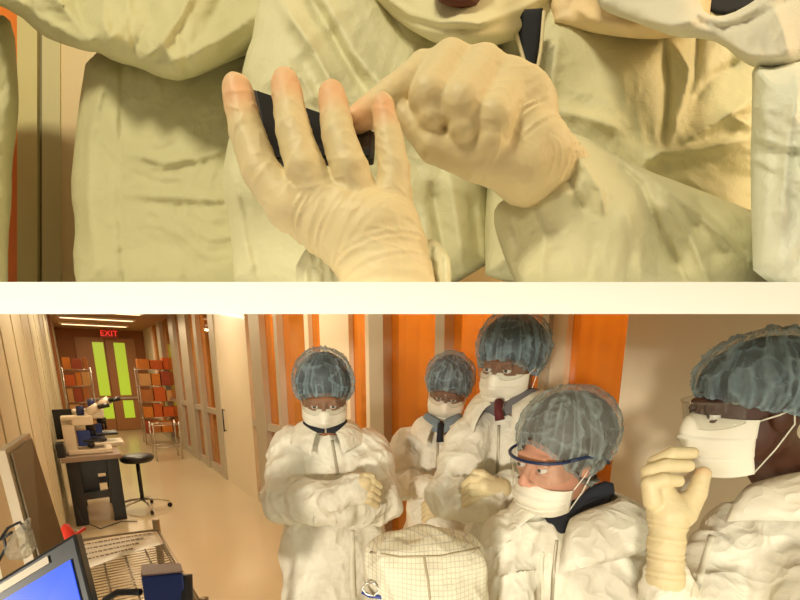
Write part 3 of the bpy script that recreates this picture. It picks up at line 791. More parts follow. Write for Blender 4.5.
# clear plastic bag / cables at left
for i, (pts, lab) in enumerate(((((0, 540), (8, 528), (20, 522), (26, 530)), 'short black cable curled behind the blue-screen monitor'), (((-2, 562), (6, 548), (4, 538), (12, 532)), 'dark lead hanging down beside the left wall'))):
    props(MB().tube([W(x, y, .95) for x, y in pts], .003, 6).build('cable', BLACK, None, True), lab, 'cable')
relief('plastic_bag', [(2, 560), (10, 535), (22, 525), (32, 512), (30, 532), (38, 545), (28, 560)], [(20, 540, .92)], glassy('bag_clear', (.9, .9, .85), .18, (.75, .7, .6), .05, .15), None, R=8, bulge=.02, thick=.02, crum=.02, cfreq=.12)
bpy.data.objects['plastic_bag']['label'] = 'crumpled clear plastic bag behind the blue-screen monitor'; bpy.data.objects['plastic_bag']['category'] = 'bag'
# wire rack trolley
STEEL = mat('brown_wire', (.34, .26, .17), .35, metal=.7)
wt = empty('wire_cart', W(140, 600, 1.3), 'low wire shelf cart with a paper label beside the monitors', 'cart')
ca, cb, cc_, cd = W(78, 541, 1.45), W(157, 530, 1.5), W(205, 612, 1.06), W(92, 640, 1.02)
def cart(u, v): return (ca*(1-u)+cb*u)*(1-v)+(cd*(1-u)+cc_*u)*v
m = MB(); m.tube([ca, cb, cc_, cd], .0055, 6, True); m.tube([q-np.array([0, 0, .025]) for q in (ca, cb, cc_, cd)], .0045, 6, True); m.build('shelf_frame', STEEL, wt, True)
m = MB()
for k in range(1, 34): m.tube([cart(0, k/34), cart(1, k/34)], .0018, 5)
for u in (.25, .5, .75): m.tube([cart(u, 0)-np.array([0, 0, .006]), cart(u, 1)-np.array([0, 0, .006])], .003, 5)
m.build('wire_grid', STEEL, wt, True)
for q in (ca, cb, cc_, cd):
    MB().tube([q+np.array([0, 0, .035]), q-np.array([0, 0, .9])], .011, 10).build('post', STEEL, wt, True)
# second lower grid seen through
m = MB()
for k in range(1, 20): m.tube([cart(0, k/20)-np.array([0, 0, .35]), cart(1, k/20)-np.array([0, 0, .35])], .0025, 5)
m.tube([q-np.array([0, 0, .35]) for q in (ca, cb, cc_, cd)], .005, 6, True); m.build('lower_shelf', STEEL, wt, True)
pm = mat('paper', (.88, .76, .58), .7)
Np, Lp = nt(pm); tcn = Np.new('ShaderNodeTexCoord'); br = Np.new('ShaderNodeTexBrick'); br.inputs['Scale'].default_value = 1
mpn = Np.new('ShaderNodeMapping'); mpn.inputs['Scale'].default_value = (26, 26, 60); br.inputs['Color1'].default_value = (.88, .76, .58, 1); br.inputs['Color2'].default_value = (.70, .52, .35, 1); br.inputs['Mortar'].default_value = (.88, .76, .58, 1)
Lp.new(tcn.outputs['Object'], mpn.inputs[0]); Lp.new(mpn.outputs[0], br.inputs['Vector']); 
G = np.array([[cart(u, v)+np.array([0, 0, .006+.004*math.sin(u*3)]) for v in np.linspace(.05+.00*u, .40-.16*u, 6)] for u in np.linspace(.0, .98, 16)])
sheet = MB().sheet(G[:, ::-1], .001).build('paper_sheet', pm, None, True); props(sheet, 'printed white paper strip lying across the wire cart', 'paper')
ink = mat('ink', (.25, .16, .09), .8)
for r in range(4):
    m = MB()
    v0 = .10+r*.065; x = .05
    random.seed(40+r)
    while x < .86-r*.1:
        w = random.uniform(.015, .06); vv = v0*(1-.25*x)
        a = [cart(x, vv), cart(x+w, vv), cart(x+w, vv+.016), cart(x, vv+.016)]; a = [q+np.array([0, 0, .0115]) for q in a]
        m.add(a, [(0, 1, 2, 3)]); x += w+.012
    m.build('printed_line', ink, sheet)
# blue device box
STEEL = MATS['steel']
bx = empty('camera_unit', W(165, 600, .85), 'small navy blue device box with grey top beside wire cart', 'device')
def bquad(px, py, t): return W(px, py, t)
T = [W(141, 577, .86), W(183, 573, .86), W(181, 565, .97), W(142, 566, .97)]; Bt = [q-np.array([0, 0, .17]) for q in T]
bevel(MB().hexa(Bt+T).build('case', navy, bx), .004)
lid = [q+np.array([0, 0, .001]) for q in T]; bevel(MB().hexa(lid+[q+np.array([0, 0, .004]) for q in T]).build('lid', mat('lid_mauve', (.20, .12, .12), .5), bx), .001)
MB().tube([W(186, 575, .88), W(188, 640, .88)], .012, 10).build('mounting_post', BLACK, bx, True)
MB().tube([W(140, 592, .88), W(118, 592, .9), W(105, 600, .9)], .007, 8).build('adjuster_arm', BLACK, bx, True)
m = MB(); m.tube([W(60, 530, 1.25), W(75, 535, 1.28), W(85, 528, 1.3)], .006, 6); props(m.build('cable', mat('red_cord', (.75, .04, .02), .4), None, True), 'bright red cord lying behind the wire cart', 'cable')
o = MB().tube([W(66, 548, 1.2), W(66, 533, 1.2), W(66, 524, 1.2)], [.022, .02, .006], 14).build('bottle_cap', mat('bright_red', (.85, .05, .03), .35, emit=None), None, True); props(o, 'small bright red plastic cap beside the left monitor', 'cap')
# ================================================================== LOWER PEOPLE
def coverall(root, prims, amp=.008, freq=8, seed=0, h=.006, m=None, name='coverall', cuts=()):
    f = Field(h)
    for p in prims:
        if p[0] == 'c': f.cone(p[1], p[2], p[3], p[4], p[5] if len(p) > 5 else .03, sq=p[6] if len(p) > 6 else None, wr=p[7] if len(p) > 7 else None)
        elif p[0] == 'e': f.ell(p[1], p[2], p[3] if len(p) > 3 else .03, p[4] if len(p) > 4 else None)
        elif p[0] == 's': f.cone(p[1], p[2], p[3], p[4], .008, sub=True)
    P, F = f.mesh(); P = crumple(P, F, amp, freq, seed)
    o = mk(name, P, F, m or TYV, root); return o, P, F
def c_(a, b, k=.03, sq=None, wr=None): return ('c', a[0], b[0], a[1], b[1], k, sq, wr)
GREYSH = mat('grey_shirt', (.16, .15, .16), .8); BLUESH = mat('blue_shirt', (.20, .26, .30), .8); ZIP = mat('zip', (.45, .40, .30), .4, metal=.3)
SEAM = mat('seam', (.80, .76, .62), .6)
WR = (.006, 55, 60)

# ---- A: man with folded arms, left
t = 1.62
root = empty('person', (*W(330, 600, t)[:2], 0), 'person with folded arms in white coverall and blue cap, leftmost of the standing group', 'person', 'people around the table')
H = Head(324, 396, t-.02, 8, 20, 0, 1.0)
nb = W(327, 432, t+.03)
head_body(H, root, skinm('skin_a', (.30, .13, .06)), nb, None); eyes(H, root)
bouffant(H, root, CAPB, 1, hair=HAIR, rim=cap_rim(front=.04)); face_mask(H, root, MASK); glasses(H, root, CLEAR, CLEAR)
sq = (0.1, 1.45)
o, P, F = coverall(root, [
    c_(pc(327, 462, t+.06, 38), pc(334, 540, t+.06, 50), .05, sq), c_(pc(334, 540, t+.06, 50), pc(338, 640, t+.06, 60), .05, sq),
    c_(pc(338, 640, t+.06, 60), (W(338, 600, t+.06)*np.array([1, 1, 0])+np.array([0, 0, .12]), .17), .05, sq),
    c_(pc(300, 447, t+.06, 20), pc(356, 447, t+.06, 20), .04), c_(pc(327, 436, t+.04, 20), pc(327, 462, t+.06, 36), .03, sq),
    c_(pc(294, 452, t+.05, 24), pc(288, 497, t-.03, 23), .02, None, WR), c_(pc(288, 500, t-.05, 24), pc(330, 500, t-.20, 17), .015, None, WR), c_(pc(330, 500, t-.20, 17), pc(356, 488, t-.20, 15), .012, None, WR),
    c_(pc(364, 452, t+.05, 24), pc(378, 497, t-.02, 24), .02, None, WR), c_(pc(380, 500, t-.04, 23), pc(345, 510, t-.16, 17), .012, None, WR), c_(pc(345, 510, t-.16, 17), pc(300, 513, t-.14, 15), .012, None, WR),
    ], .013, 8, 1)
collar(root, W(327, 430, t+.01), 8, TYV, .062, .115, .035, .03, .05)
collar(root, W(326, 428, t+.0), 8, DARK, .057, .080, .03, .012, .0, 'shirt_collar', gap=2)
strip(P, F, [(332, 440), (338, 475)], 3, .002, 'zipper', ZIP, root)
strip(P, F, [(352, 530), (354, 598)], 5, .003, 'storm_flap', SEAM, root)
glove(root, [dict(p=[pc(350, 490, t-.21, 12), pc(364, 484, t-.22, 10)]), *[dict(p=[pc(362-i, 480+6.2*i, t-.222, 4.4), pc(373-i, 481+6.6*i, t-.225, 4), pc(380-i, 486+6.6*i, t-.205, 3.4)]) for i in range(4)], dict(p=[pc(356, 482, t-.22, 6), pc(366, 477, t-.225, 5), pc(372, 477, t-.22, 4)])], .0025, k=.0015)

# ---- B: man behind, second from left
t = 1.95
root = empty('person', (*W(440, 600, t)[:2], 0), 'person in the back row between two others, head bowed, mask and blue cap', 'person', 'people around the table')
H = Head(448, 391, t, -8, 20, 8, 1.0); nb = W(445, 424, t+.05)
head_body(H, root, skinm('skin_b', (.20, .085, .04)), nb, None); eyes(H, root)
bouffant(H, root, CAPB, 2, hair=HAIR, rim=cap_rim(front=.036)); face_mask(H, root, MASK); glasses(H, root, CLEAR, CLEAR)
sq = (-.1, 1.5)
o, P, F = coverall(root, [
    c_(pc(440, 462, t+.08, 30), pc(440, 540, t+.08, 36), .05, sq), c_(pc(440, 540, t+.08, 36), pc(440, 700, t+.08, 40), .05, sq),
    c_(pc(440, 700, t+.08, 40), (W(440, 600, t+.08)*np.array([1, 1, 0])+np.array([0, 0, .12]), .16), .05, sq),
    c_(pc(410, 440, t+.08, 16), pc(474, 444, t+.08, 16), .04), c_(pc(442, 428, t+.06, 15), pc(440, 462, t+.08, 27), .03, sq),
    c_(pc(408, 444, t+.06, 18), pc(400, 480, t+.0, 17), .02, None, WR), c_(pc(400, 484, t-.02, 17), pc(428, 486, t-.16, 12), .015, None, WR),
    c_(pc(476, 446, t+.06, 18), pc(484, 486, t+.0, 17), .02, None, WR), c_(pc(484, 488, t-.02, 17), pc(450, 502, t-.16, 12), .015, None, WR),
    ], .013, 8, 2)
collar(root, W(443, 424, t+.0), -10, TYV, .062, .12, .035, .03, .06)
collar(root, W(443, 420, t-.01), -10, BLUESH, .056, .084, .03, .03, .02, 'shirt_collar', gap=6)
MB().tube([W(441, 424, t-.09), W(440, 432, t-.10), W(440, 442, t-.10)], [.014, .012, .016], 8).build('necktie', DARK, root, True)
strip(P, F, [(438, 440), (436, 480)], 2.5, .002, 'zipper', ZIP, root)
glove(root, [dict(p=[pc(424, 487, t-.16, 9), pc(438, 490, t-.18, 8)])]+[dict(p=[pc(438, 483+5*i, t-.18, 3.6), pc(446, 485+5*i, t-.185, 3.2), pc(451, 489+5*i, t-.17, 2.8)]) for i in range(4)]+[dict(p=[pc(432, 482, t-.18, 4), pc(440, 478, t-.19, 3.6), pc(446, 478, t-.19, 3)])], .0025, k=.0012)
glove(root, [dict(p=[pc(452, 502, t-.16, 9), pc(438, 506, t-.17, 8)])]+[dict(p=[pc(436, 499+5*i, t-.18, 3.6), pc(428, 501+5*i, t-.185, 3.2), pc(424, 505+5*i, t-.17, 2.8)]) for i in range(4)]+[dict(p=[pc(444, 498, t-.18, 4), pc(438, 495, t-.19, 3.6), pc(433, 496, t-.19, 3)])], .0025, k=.0012)

# ---- C: tall man
t = 1.52
root = empty('person', (*W(500, 600, t)[:2], 0), 'tallest standing person, grey shirt collar and white mask, arms folded, near window frame', 'person', 'people around the table')
H = Head(509, 364, t, -36, 12, 4, 1.07); nb = W(515, 405, t+.05)
head_body(H, root, skinm('skin_c', (.22, .085, .035)), nb, None); eyes(H, root)
bouffant(H, root, CAPB, 3, hair=HAIR, rim=cap_rim(front=.032, side=-.03, back=-.06), rad=(.108, .135, .112), cen=(0, .03, .05)); face_mask(H, root, MASK, zb=-.125); glasses(H, root, CLEAR, CLEAR)
sq = (-.5, 1.4)
o, P, F = coverall(root, [
    c_(pc(508, 462, t+.1, 36), pc(505, 560, t+.1, 46), .05, sq), c_(pc(505, 560, t+.1, 46), pc(505, 700, t+.1, 46), .05, sq),
    c_(pc(505, 700, t+.1, 46), (W(505, 600, t+.1)*np.array([1, 1, 0])+np.array([0, 0, .12]), .16), .05, sq),
    c_(pc(476, 436, t+.08, 22), pc(555, 434, t+.12, 24), .04), c_(pc(515, 416, t+.06, 22), pc(508, 462, t+.1, 34), .03, sq),
    c_(pc(470, 444, t+.06, 24), pc(446, 492, t+.0, 23), .02, None, WR), c_(pc(446, 494, t-.03, 23), pc(492, 508, t-.16, 17), .015, None, WR), c_(pc(492, 508, t-.16, 17), pc(525, 500, t-.12, 15), .015, None, WR),
    c_(pc(556, 440, t+.1, 24), pc(560, 490, t+.02, 22), .02, None, WR), c_(pc(560, 490, t-.0, 22), pc(500, 488, t-.14, 15), .015, None, WR),
    ], .013, 7, 3)
collar(root, W(513, 404, t+.03), -36, TYV, .072, .145, .05, .035, .06)
collar(root, W(512, 400, t+.02), -36, GREYSH, .060, .092, .04, .025, .03, 'shirt_collar', gap=6)
MB().tube([W(499, 402, t-.09), W(498, 410, t-.11), W(500, 420, t-.11)], [.016, .012, .016], 8).build('necktie', mat('tie_red', (.12, .012, .015), .7), root, True)
strip(P, F, [(499, 425), (497, 480)], 3, .002, 'zipper', ZIP, root)
strip(P, F, [(516, 425), (512, 490)], 2, .002, 'storm_flap', SEAM, root)
glove(root, [dict(p=[pc(500, 489, t-.15, 12), pc(484, 486, t-.17, 10)])]+[dict(p=[pc(482, 478+6.5*i, t-.175, 4.6), pc(472, 479+6.8*i, t-.178, 4.2), pc(464, 485+6.8*i, t-.155, 3.6)]) for i in range(4)]+[dict(p=[pc(490, 480, t-.17, 5.5), pc(482, 474, t-.175, 5), pc(475, 473, t-.17, 4)])], .0025, k=.0015)

# ---- D: woman leaning forward
t = 1.15
root = empty('person', (*W(575, 600, t+.1)[:2], 0), 'leaning person with navy-framed clear safety glasses and mask below the nose, grey cap', 'person', 'people around the table')
H = Head(556, 457, t, -58, 9, 5, 1.04); nb = W(582, 505, t+.08)
head_body(H, root, skinm('skin_d', (.66, .33, .22)), nb, None, True); eyes(H, root)
bouffant(H, root, CAPG, 4, hair=HAIRB, rim=cap_rim(front=.055, side=-.052, back=-.08, rx=.084), rad=(.108, .135, .112), cen=(0, .045, .055), folds=.008, pleat=.010)
face_mask(H, root, MASK, zt=-.050, zb=-.128, fwd=.006, nosev=-1); glasses(H, root, NAVYF, CLEAR, rim='thick', zt=.024, zb=-.034, wide=.084, tw=.012)
sq = (-1.0, 1.35)
o, P, F = coverall(root, [
    c_(pc(575, 560, t+.12, 62), pc(575, 680, t+.14, 72), .05, sq), c_(pc(575, 680, t+.14, 72), (W(575, 700, t+.16)*np.array([1, 1, 0])+np.array([0, 0, .2]), .16), .05, sq),
    c_(pc(518, 535, t+.06, 26), pc(618, 528, t+.12, 34), .05), c_(pc(580, 518, t+.1, 30), pc(575, 560, t+.12, 56), .03),
    c_(pc(512, 545, t+.04, 30), pc(508, 620, t-.02, 28), .025, None, WR), c_(pc(508, 625, t-.02, 28), pc(500, 700, t-.2, 22), .02, None, WR),
    c_(pc(622, 545, t+.10, 34), pc(632, 625, t+.02, 32), .025, None, WR), c_(pc(632, 630, t+.02, 30), pc(600, 710, t-.15, 24), .02, None, WR),
    ], .013, 8, 4)
collar(root, W(577, 516, t+.03), -52, TYV, .082, .165, .05, .03, .08, lift=.015)
collar(root, W(578, 505, t+.07), -66, DARK, .056, .082, .05, .05, .03, 'shirt_collar')
relief('undershirt', [(541, 500), (560, 508), (600, 480), (618, 484), (606, 512), (580, 520), (559, 538), (545, 522)], [(575, 510, t-.0)], DARK, root, R=10, bulge=.008, thick=.01, crum=.001)
strip(P, F, [(557, 540), (553, 575), (552, 600)], 3.5, .002, 'zipper', ZIP, root)
strip(P, F, [(543, 552), (541, 600)], 3, .003, 'storm_flap', SEAM, root)

# ---- E: right man with hand on mask
t = .93
root = empty('person', (*W(760, 600, t+.1)[:2], 0), 'rightmost person in white coverall holding a gloved hand to the mask', 'person', 'people around the table')
H = Head(748, 408, t, -94, 8, 2, 1.02); nb = W(788, 480, t+.08)
head_body(H, root, skinm('skin_e', (.085, .028, .014)), nb, None); eyes(H, root)
bouffant(H, root, CAPB, 6, hair=HAIR, rim=cap_rim(front=.036, side=-.0, back=-.045), rad=(.105, .132, .10), cen=(0, .033, .048), folds=.010)
face_mask(H, root, MASK, zt=-.004, zb=-.13, fwd=.004); glasses(H, root, CLEAR, CLEAR)
sq = (-1.2, 1.3)
o, P, F = coverall(root, [
    c_(pc(785, 590, t+.10, 72), pc(780, 720, t+.14, 84), .05, sq), c_(pc(780, 720, t+.14, 84), (W(780, 800, t+.16)*np.array([1, 1, 0])+np.array([0, 0, .2]), .16), .05, sq),
    c_(pc(735, 535, t+.14, 30), pc(835, 530, t+.02, 42), .05), c_(pc(785, 510, t+.10, 34), pc(785, 590, t+.10, 66), .03),
    c_(pc(835, 545, t+.02, 42), pc(820, 620, t-.06, 38), .025, None, WR),
    c_(pc(725, 560, t+.12, 34), pc(690, 660, t+.04, 34), .025, None, WR),
    c_(pc(690, 660, t+.04, 34), pc(668, 605, t-.08, 26), .02, None, (.005, 90, 80)),
    c_(pc(668, 605, t-.08, 27), pc(668, 575, t-.09, 21), .01, None, (.004, 160, 90)),
    ], .013, 8, 5)
collar(root, W(782, 488, t+.05), -86, TYV, .088, .165, .045, .02, .06, lift=.02)
collar(root, W(785, 478, t+.05), -88, BLUESH, .066, .090, .03, .01, .0, 'shirt_collar', gap=30)
strip(P, F, [(712, 535), (700, 575), (694, 598)], 7, .003, 'storm_flap', SEAM, root)
g = t-.10
glove(root, [dict(p=[pc(665, 578, g, 18), pc(666, 545, g, 16), pc(669, 514, g, 19)], wr=(.0020, 420, 60), k=.008), dict(p=[pc(668, 512, g, 19), pc(660, 492, g, 13)], k=.008), dict(p=[pc(670, 515, g, 18), pc(684, 504, g, 12)], k=.008),
    dict(p=[pc(655, 490, g+.016, 9), pc(656, 463, g+.018, 8), pc(672, 454, g+.008, 7), pc(692, 453, g+.0, 6)], k0=.005), dict(p=[pc(652, 495, g, 9), pc(650, 472, g+.002, 8.2), pc(666, 466, g-.004, 7.4), pc(688, 466, g-.008, 6.2)], k0=.005),
    dict(p=[pc(653, 502, g-.012, 9), pc(650, 484, g-.014, 8), pc(664, 480, g-.02, 7.2), pc(678, 481, g-.018, 6)], k0=.005),
    dict(p=[pc(684, 514, g-.008, 12), pc(696, 494, g-.01, 9.5), pc(703, 474, g-.01, 7.2)], k0=.008)], .002, k=.0014, tips=[(W(703, 472, g-.01), .014)])

# ---- F: seated, hooded
t = .95
root = empty('person', (*W(425, 700, t+.05)[:2], 0), 'seated person in a checked white hood seen from behind, in front centre', 'person', 'people around the table')
H = Head(424, 622, t+.03, -78, 18, 0, .95); nb = W(440, 650, t+.05)
head_body(H, root, skinm('skin_a', (.30, .13, .06)), nb, None)
f = Field(.005); c0 = W(428, 592, t+.01)
f.cone(W(392, 558, t+.0), W(462, 556, t+.04), .055, .058, .03); f.ell(W(428, 596, t+.02), (.118, .125, .135), .05); f.cone(W(430, 600, t+.02), W(440, 680, t+.06), .115, .125, .05)
f.cone(W(392, 566, t-.04), W(465, 566, t-.03), .04, .045, .03)
for dx, r in ((-70, .09), (90, .095)): f.cone(W(440, 690, t+.06), W(440+dx, 725, t+.06), .1, r, .05)
f.cone(W(440, 700, t+.06), W(440, 900, t+.10), .17, .18, .05, sq=(0, 1.3)); f.cone(W(370, 740, t+.06), W(330, 860, t-.02), .07, .06, .03); f.cone(W(530, 740, t+.06), W(560, 860, t-.02), .07, .06, .03)
f.ell(W(352, 612, t+.0), (.05, .075, .07), .02, sub=True)
P, F = f.mesh(); P = crumple(P, F, .007, 9, 9); hood = mk('hooded_coverall', P, F, GRID, root)
strip(P, F, [(364, 551), (400, 557), (440, 556), (470, 550), (489, 545)], 2.0, .0015, 'hood_seam', mat('seam_tan', (.50, .42, .28), .7), root)
strip(P, F, [(424, 557), (428, 580), (430, 600)], 2.4, .0015, 'hood_seam', mat('seam_tan', (.5, .42, .28), .7), root)
gl = glasses(H, root, STEEL, CLEAR, rim=True, temple=False)
MB().tube([W(362, 592, t-.05), W(370, 596, t-.05), W(380, 597, t-.06), W(392, 604, t-.05)], .004, 8).build('glasses_strap', mat('strap_blue', (.02, .05, .3), .4), root, True)
MB().tube([W(368, 583, t-.06), W(362, 588, t-.06), W(366, 594, t-.06), W(374, 596, t-.06), W(380, 590, t-.06), W(374, 583, t-.06)], .0022, 8, True).build('lens_rim', STEEL, root, True)
# ================================================================== LEDGE BETWEEN THE TWO VIEWS
# a white shelf whose plane runs through eye height, tilted a little upwards
ledge = mat('ledge_white', (.95, .95, .95), .6)
def slab(px0, px1, t0, t1):
    th = 32/FPX*t0; n = W(400, 282, t0)-W(400, 314, t0)
    a = [W(px0, 314, t0), W(px1, 314, t0), W(px1, 298, t1)-n/2, W(px0, 298, t1)-n/2]
    return MB().hexa(a+[q+n for q in a])
st(slab(-250, 1050, .40, 1.42).build('trim_3', ledge))
# wall behind the upper group: cream panels with a groove, orange strip
UW = 1.34
def upanel(x0, x1, m, name, dz=0, y0=-60, y1=290):
    p = [W(x0, y0, UW+dz), W(x1, y0, UW+dz), W(x1, y1, UW+dz), W(x0, y1, UW+dz)]; n = np.array([0, cp, -sp])*.04
    return st(MB().hexa([p[3], p[2], p[1], p[0]]+[q+n for q in (p[3], p[2], p[1], p[0])]).build(name, m))
ucream = mat('upper_cream', (.66, .58, .28), .55, var=.06, vscale=3); upink = mat('upper_pink', (.74, .58, .34), .55)
uor = mat('upper_orange', (.85, .22, .02), .4); ug = mat('groove', (.24, .20, .10), .6)
upanel(-300, 17, uor, 'wall_orange', .02); upanel(17, 37, ucream, 'wall_panel'); upanel(37, 42, ug, 'trim_4', .01); upanel(42, 60, mat('upper_cream2', (.60, .54, .30), .55), 'wall_panel_right'); upanel(60, 1100, upink, 'wall_upper', .005)

# ---- U1: far-left sleeve edge
G_ = 'people around the phone'
root = empty('person', W(-20, 290, 1.0), 'edge of a person in pale coverall at the far left of upper view', 'person', G_)
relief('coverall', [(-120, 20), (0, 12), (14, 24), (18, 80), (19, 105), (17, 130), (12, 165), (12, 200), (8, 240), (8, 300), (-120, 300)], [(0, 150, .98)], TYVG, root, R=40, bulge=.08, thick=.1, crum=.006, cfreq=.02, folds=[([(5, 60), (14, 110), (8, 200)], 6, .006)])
# ---- U2: person with folded arms behind, left
root = empty('person', W(160, 290, .95), 'person with folded sleeves standing behind at left, head out of view', 'person', G_)
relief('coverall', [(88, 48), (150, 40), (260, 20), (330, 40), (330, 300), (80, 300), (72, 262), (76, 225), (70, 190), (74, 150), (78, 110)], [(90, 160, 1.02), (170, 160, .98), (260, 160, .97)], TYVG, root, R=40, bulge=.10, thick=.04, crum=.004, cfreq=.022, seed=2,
  folds=[([(112, 60), (100, 95), (90, 140), (88, 200), (98, 290)], 3.5, .014), ([(92, 75), (84, 130), (82, 200), (84, 280)], 2.5, -.006), ([(122, 60), (121, 120), (120, 200), (124, 290)], 2.2, -.006, 0),
  ([(122, 152), (165, 163), (200, 158), (235, 145)], 2.6, .007), ([(125, 194), (180, 198), (232, 200)], 2.2, .006), ([(125, 201), (180, 206), (232, 206)], 2.4, -.002), ([(100, 215), (110, 225), (118, 222)], 2, .004),
  ([(130, 172), (160, 184), (185, 182)], 2, -.004), ([(130, 70), (128, 110), (132, 145)], 5, -.006), ([(170, 215), (210, 240), (240, 236)], 3, .004), ([(140, 220), (175, 232), (220, 262)], 3, .004)])
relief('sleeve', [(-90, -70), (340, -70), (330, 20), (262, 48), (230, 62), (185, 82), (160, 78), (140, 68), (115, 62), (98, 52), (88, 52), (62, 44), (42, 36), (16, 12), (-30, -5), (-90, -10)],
  [(60, 10, .92), (120, 40, .84), (190, 55, .82), (250, 20, .86)], TYVG, root, R=34, bulge=.07, thick=.05, crum=.006, cfreq=.02, seed=3,
  folds=[([(8, -6), (40, 18), (70, 34), (96, 50)], 4, .015), ([(45, -20), (62, 5), (84, 32), (97, 50)], 5, .018), ([(105, -10), (103, 20), (110, 42), (116, 30)], 4, .013), ([(200, -20), (178, 20), (160, 45), (138, 66)], 4, .014), ([(262, 10), (220, 40), (150, 72)], 5, .008), ([(150, -20), (150, 20), (132, 52)], 5, -.008), ([(70, -20), (78, 10), (90, 36)], 4, -.010), ([(230, -20), (205, 30), (180, 60)], 6, -.008), ([(20, 5), (50, 30), (80, 44)], 3, -.006)])

# ---- U3: phone holder (left of centre)
root = empty('person', W(400, 290, .7), 'person holding the black phone in a gloved left hand, mask hanging at top centre', 'person', G_)
relief('coverall', [(262, -60), (255, 30), (244, 60), (238, 100), (224, 160), (222, 190), (230, 225), (236, 300), (491, 300), (489, 150), (500, 60), (500, -60)],
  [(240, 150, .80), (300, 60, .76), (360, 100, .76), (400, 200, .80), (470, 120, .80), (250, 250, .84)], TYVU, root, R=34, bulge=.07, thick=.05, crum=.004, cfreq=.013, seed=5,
  folds=[([(268, 5), (256, 45), (240, 88)], 4, .012), ([(276, -5), (308, 40), (330, 80), (338, 130)], 5, .018), ([(300, -20), (330, 30), (352, 70), (372, 100)], 6, -.016), ([(312, -20), (330, 10), (352, 50), (376, 78), (395, 100)], 6.5, .012), ([(376, -10), (392, 18), (412, 48)], 4, -.006),
  ([(282, 60), (305, 82), (318, 108)], 3, .007), ([(226, 155), (232, 180), (242, 215), (252, 282)], 4, .010), ([(240, 190), (250, 240), (262, 285)], 4, -.006), ([(430, 180), (440, 230), (448, 288)], 5, -.012), ([(448, 165), (458, 230), (466, 288)], 5, .012), ([(470, 190), (478, 240), (484, 288)], 4, -.010), ([(400, 175), (425, 215), (432, 285)], 5, .006), ([(250, 100), (262, 110), (285, 118)], 3, .005)])
# sleeve cuff below the holding hand
relief('sleeve_cuff', [(294, 270), (303, 252), (312, 243), (326, 242), (340, 250), (392, 262), (430, 235), (444, 248), (452, 262), (450, 302), (300, 302)], [(320, 270, .50), (380, 280, .49), (440, 262, .50)], TYVU, root, R=14, bulge=.02, thick=.05, crum=.006, cfreq=.09, seed=6, stretch=(1.6, .5), folds=[([(303+i*6, 246+(i % 2)*3), (300+i*6, 270), (302+i*6, 300)], 2.4, .004*(1 if i % 2 else -1), 0) for i in range(7)]+[([(432+i*5, 240), (434+i*5, 300)], 2.4, .004*(1 if i % 2 else -1), 0) for i in range(4)])
# holding hand
g = .455
VD = W(350, 200, 1.)-np.array([0, 0, CAMZ]); VD /= np.linalg.norm(VD)
wr = (.0016, 560, 70)
F4 = [[(290, 209, 21), (262, 174, 19), (247, 133, 17), (238, 92, 14.5)], [(325, 208, 21), (306, 172, 20), (294, 133, 17), (286, 87, 14.5)], [(360, 205, 20), (350, 172, 19), (339, 137, 16.5), (332, 97, 13.5)], [(393, 200, 17), (394, 170, 16), (389, 140, 13.5), (383, 107, 11)]]
dz = [0, -.012, -.012, -.002]
glove(root, [
  dict(p=[pc(392, 330, g+.02, 46), pc(388, 285, g+.012, 45), pc(376, 248, g+.006, 42)], k=.012, wr=(.0022, 600, 80), sqd=(VD, 1.45)),
  dict(p=[pc(376, 246, g+.005, 42), pc(345, 220, g, 30)], k=.012, wr=wr, sqd=(VD, 1.5)), dict(p=[pc(390, 245, g+.006, 36), pc(393, 200, g, 19)], k=.012, wr=wr, sqd=(VD, 1.5)), dict(p=[pc(360, 245, g+.004, 34), pc(288, 206, g, 22)], k=.012, wr=wr, sqd=(VD, 1.3)),
  dict(p=[pc(352, 238, g+.003, 32), pc(324, 208, g, 22)], k=.010, sqd=(VD, 1.3)), dict(p=[pc(375, 236, g+.003, 32), pc(360, 204, g, 20)], k=.01, sqd=(VD, 1.3))]+
  [dict(p=[pc(x, y, g+dz[i]*[0, 1, 1, .2][i2 if False else j], r) for j, (x, y, r) in enumerate(f_)], k=.0015, k0=.005, i2=0) for i, f_ in enumerate(F4) for i2 in (0,)],
  .0016, name='glove', k=.003, wrinkle=.0020,
  tips=[(W(236, 93, g-.01), .026), (W(285, 88, g-.01), .026), (W(332, 98, g-.01), .026), (W(383, 108, g-.01), .020)], seed=4, cutdeck=True)
# mask at top centre with a little chin skin
relief('face_mask', [(358, -60), (590, -60), (566, 12), (548, 26), (520, 38), (488, 48), (462, 50), (436, 44), (410, 30), (388, 14), (366, -8)], [(380, 0, .72), (470, 20, .62), (560, 0, .72)], MASKU, root, R=30, bulge=.05, thick=.03, crum=.0015, cfreq=.02, seed=8,
  folds=[([(376, -8), (410, 14), (440, 22), (480, 24), (520, 10), (560, -12)], 2.2, .006, 0), ([(376, -3), (410, 21), (440, 29), (482, 31), (522, 17), (560, -4)], 2, -.004, 0), ([(420, 30), (470, 38), (520, 28), (558, 12)], 4, .004)])
relief('body', [(420, -30), (492, -30), (480, 4), (466, 9), (450, 7), (436, 2)], [(455, 0, .575)], skinm('skin_u', (.12, .03, .015)), root, R=14, bulge=.012, thick=.02, crum=0)

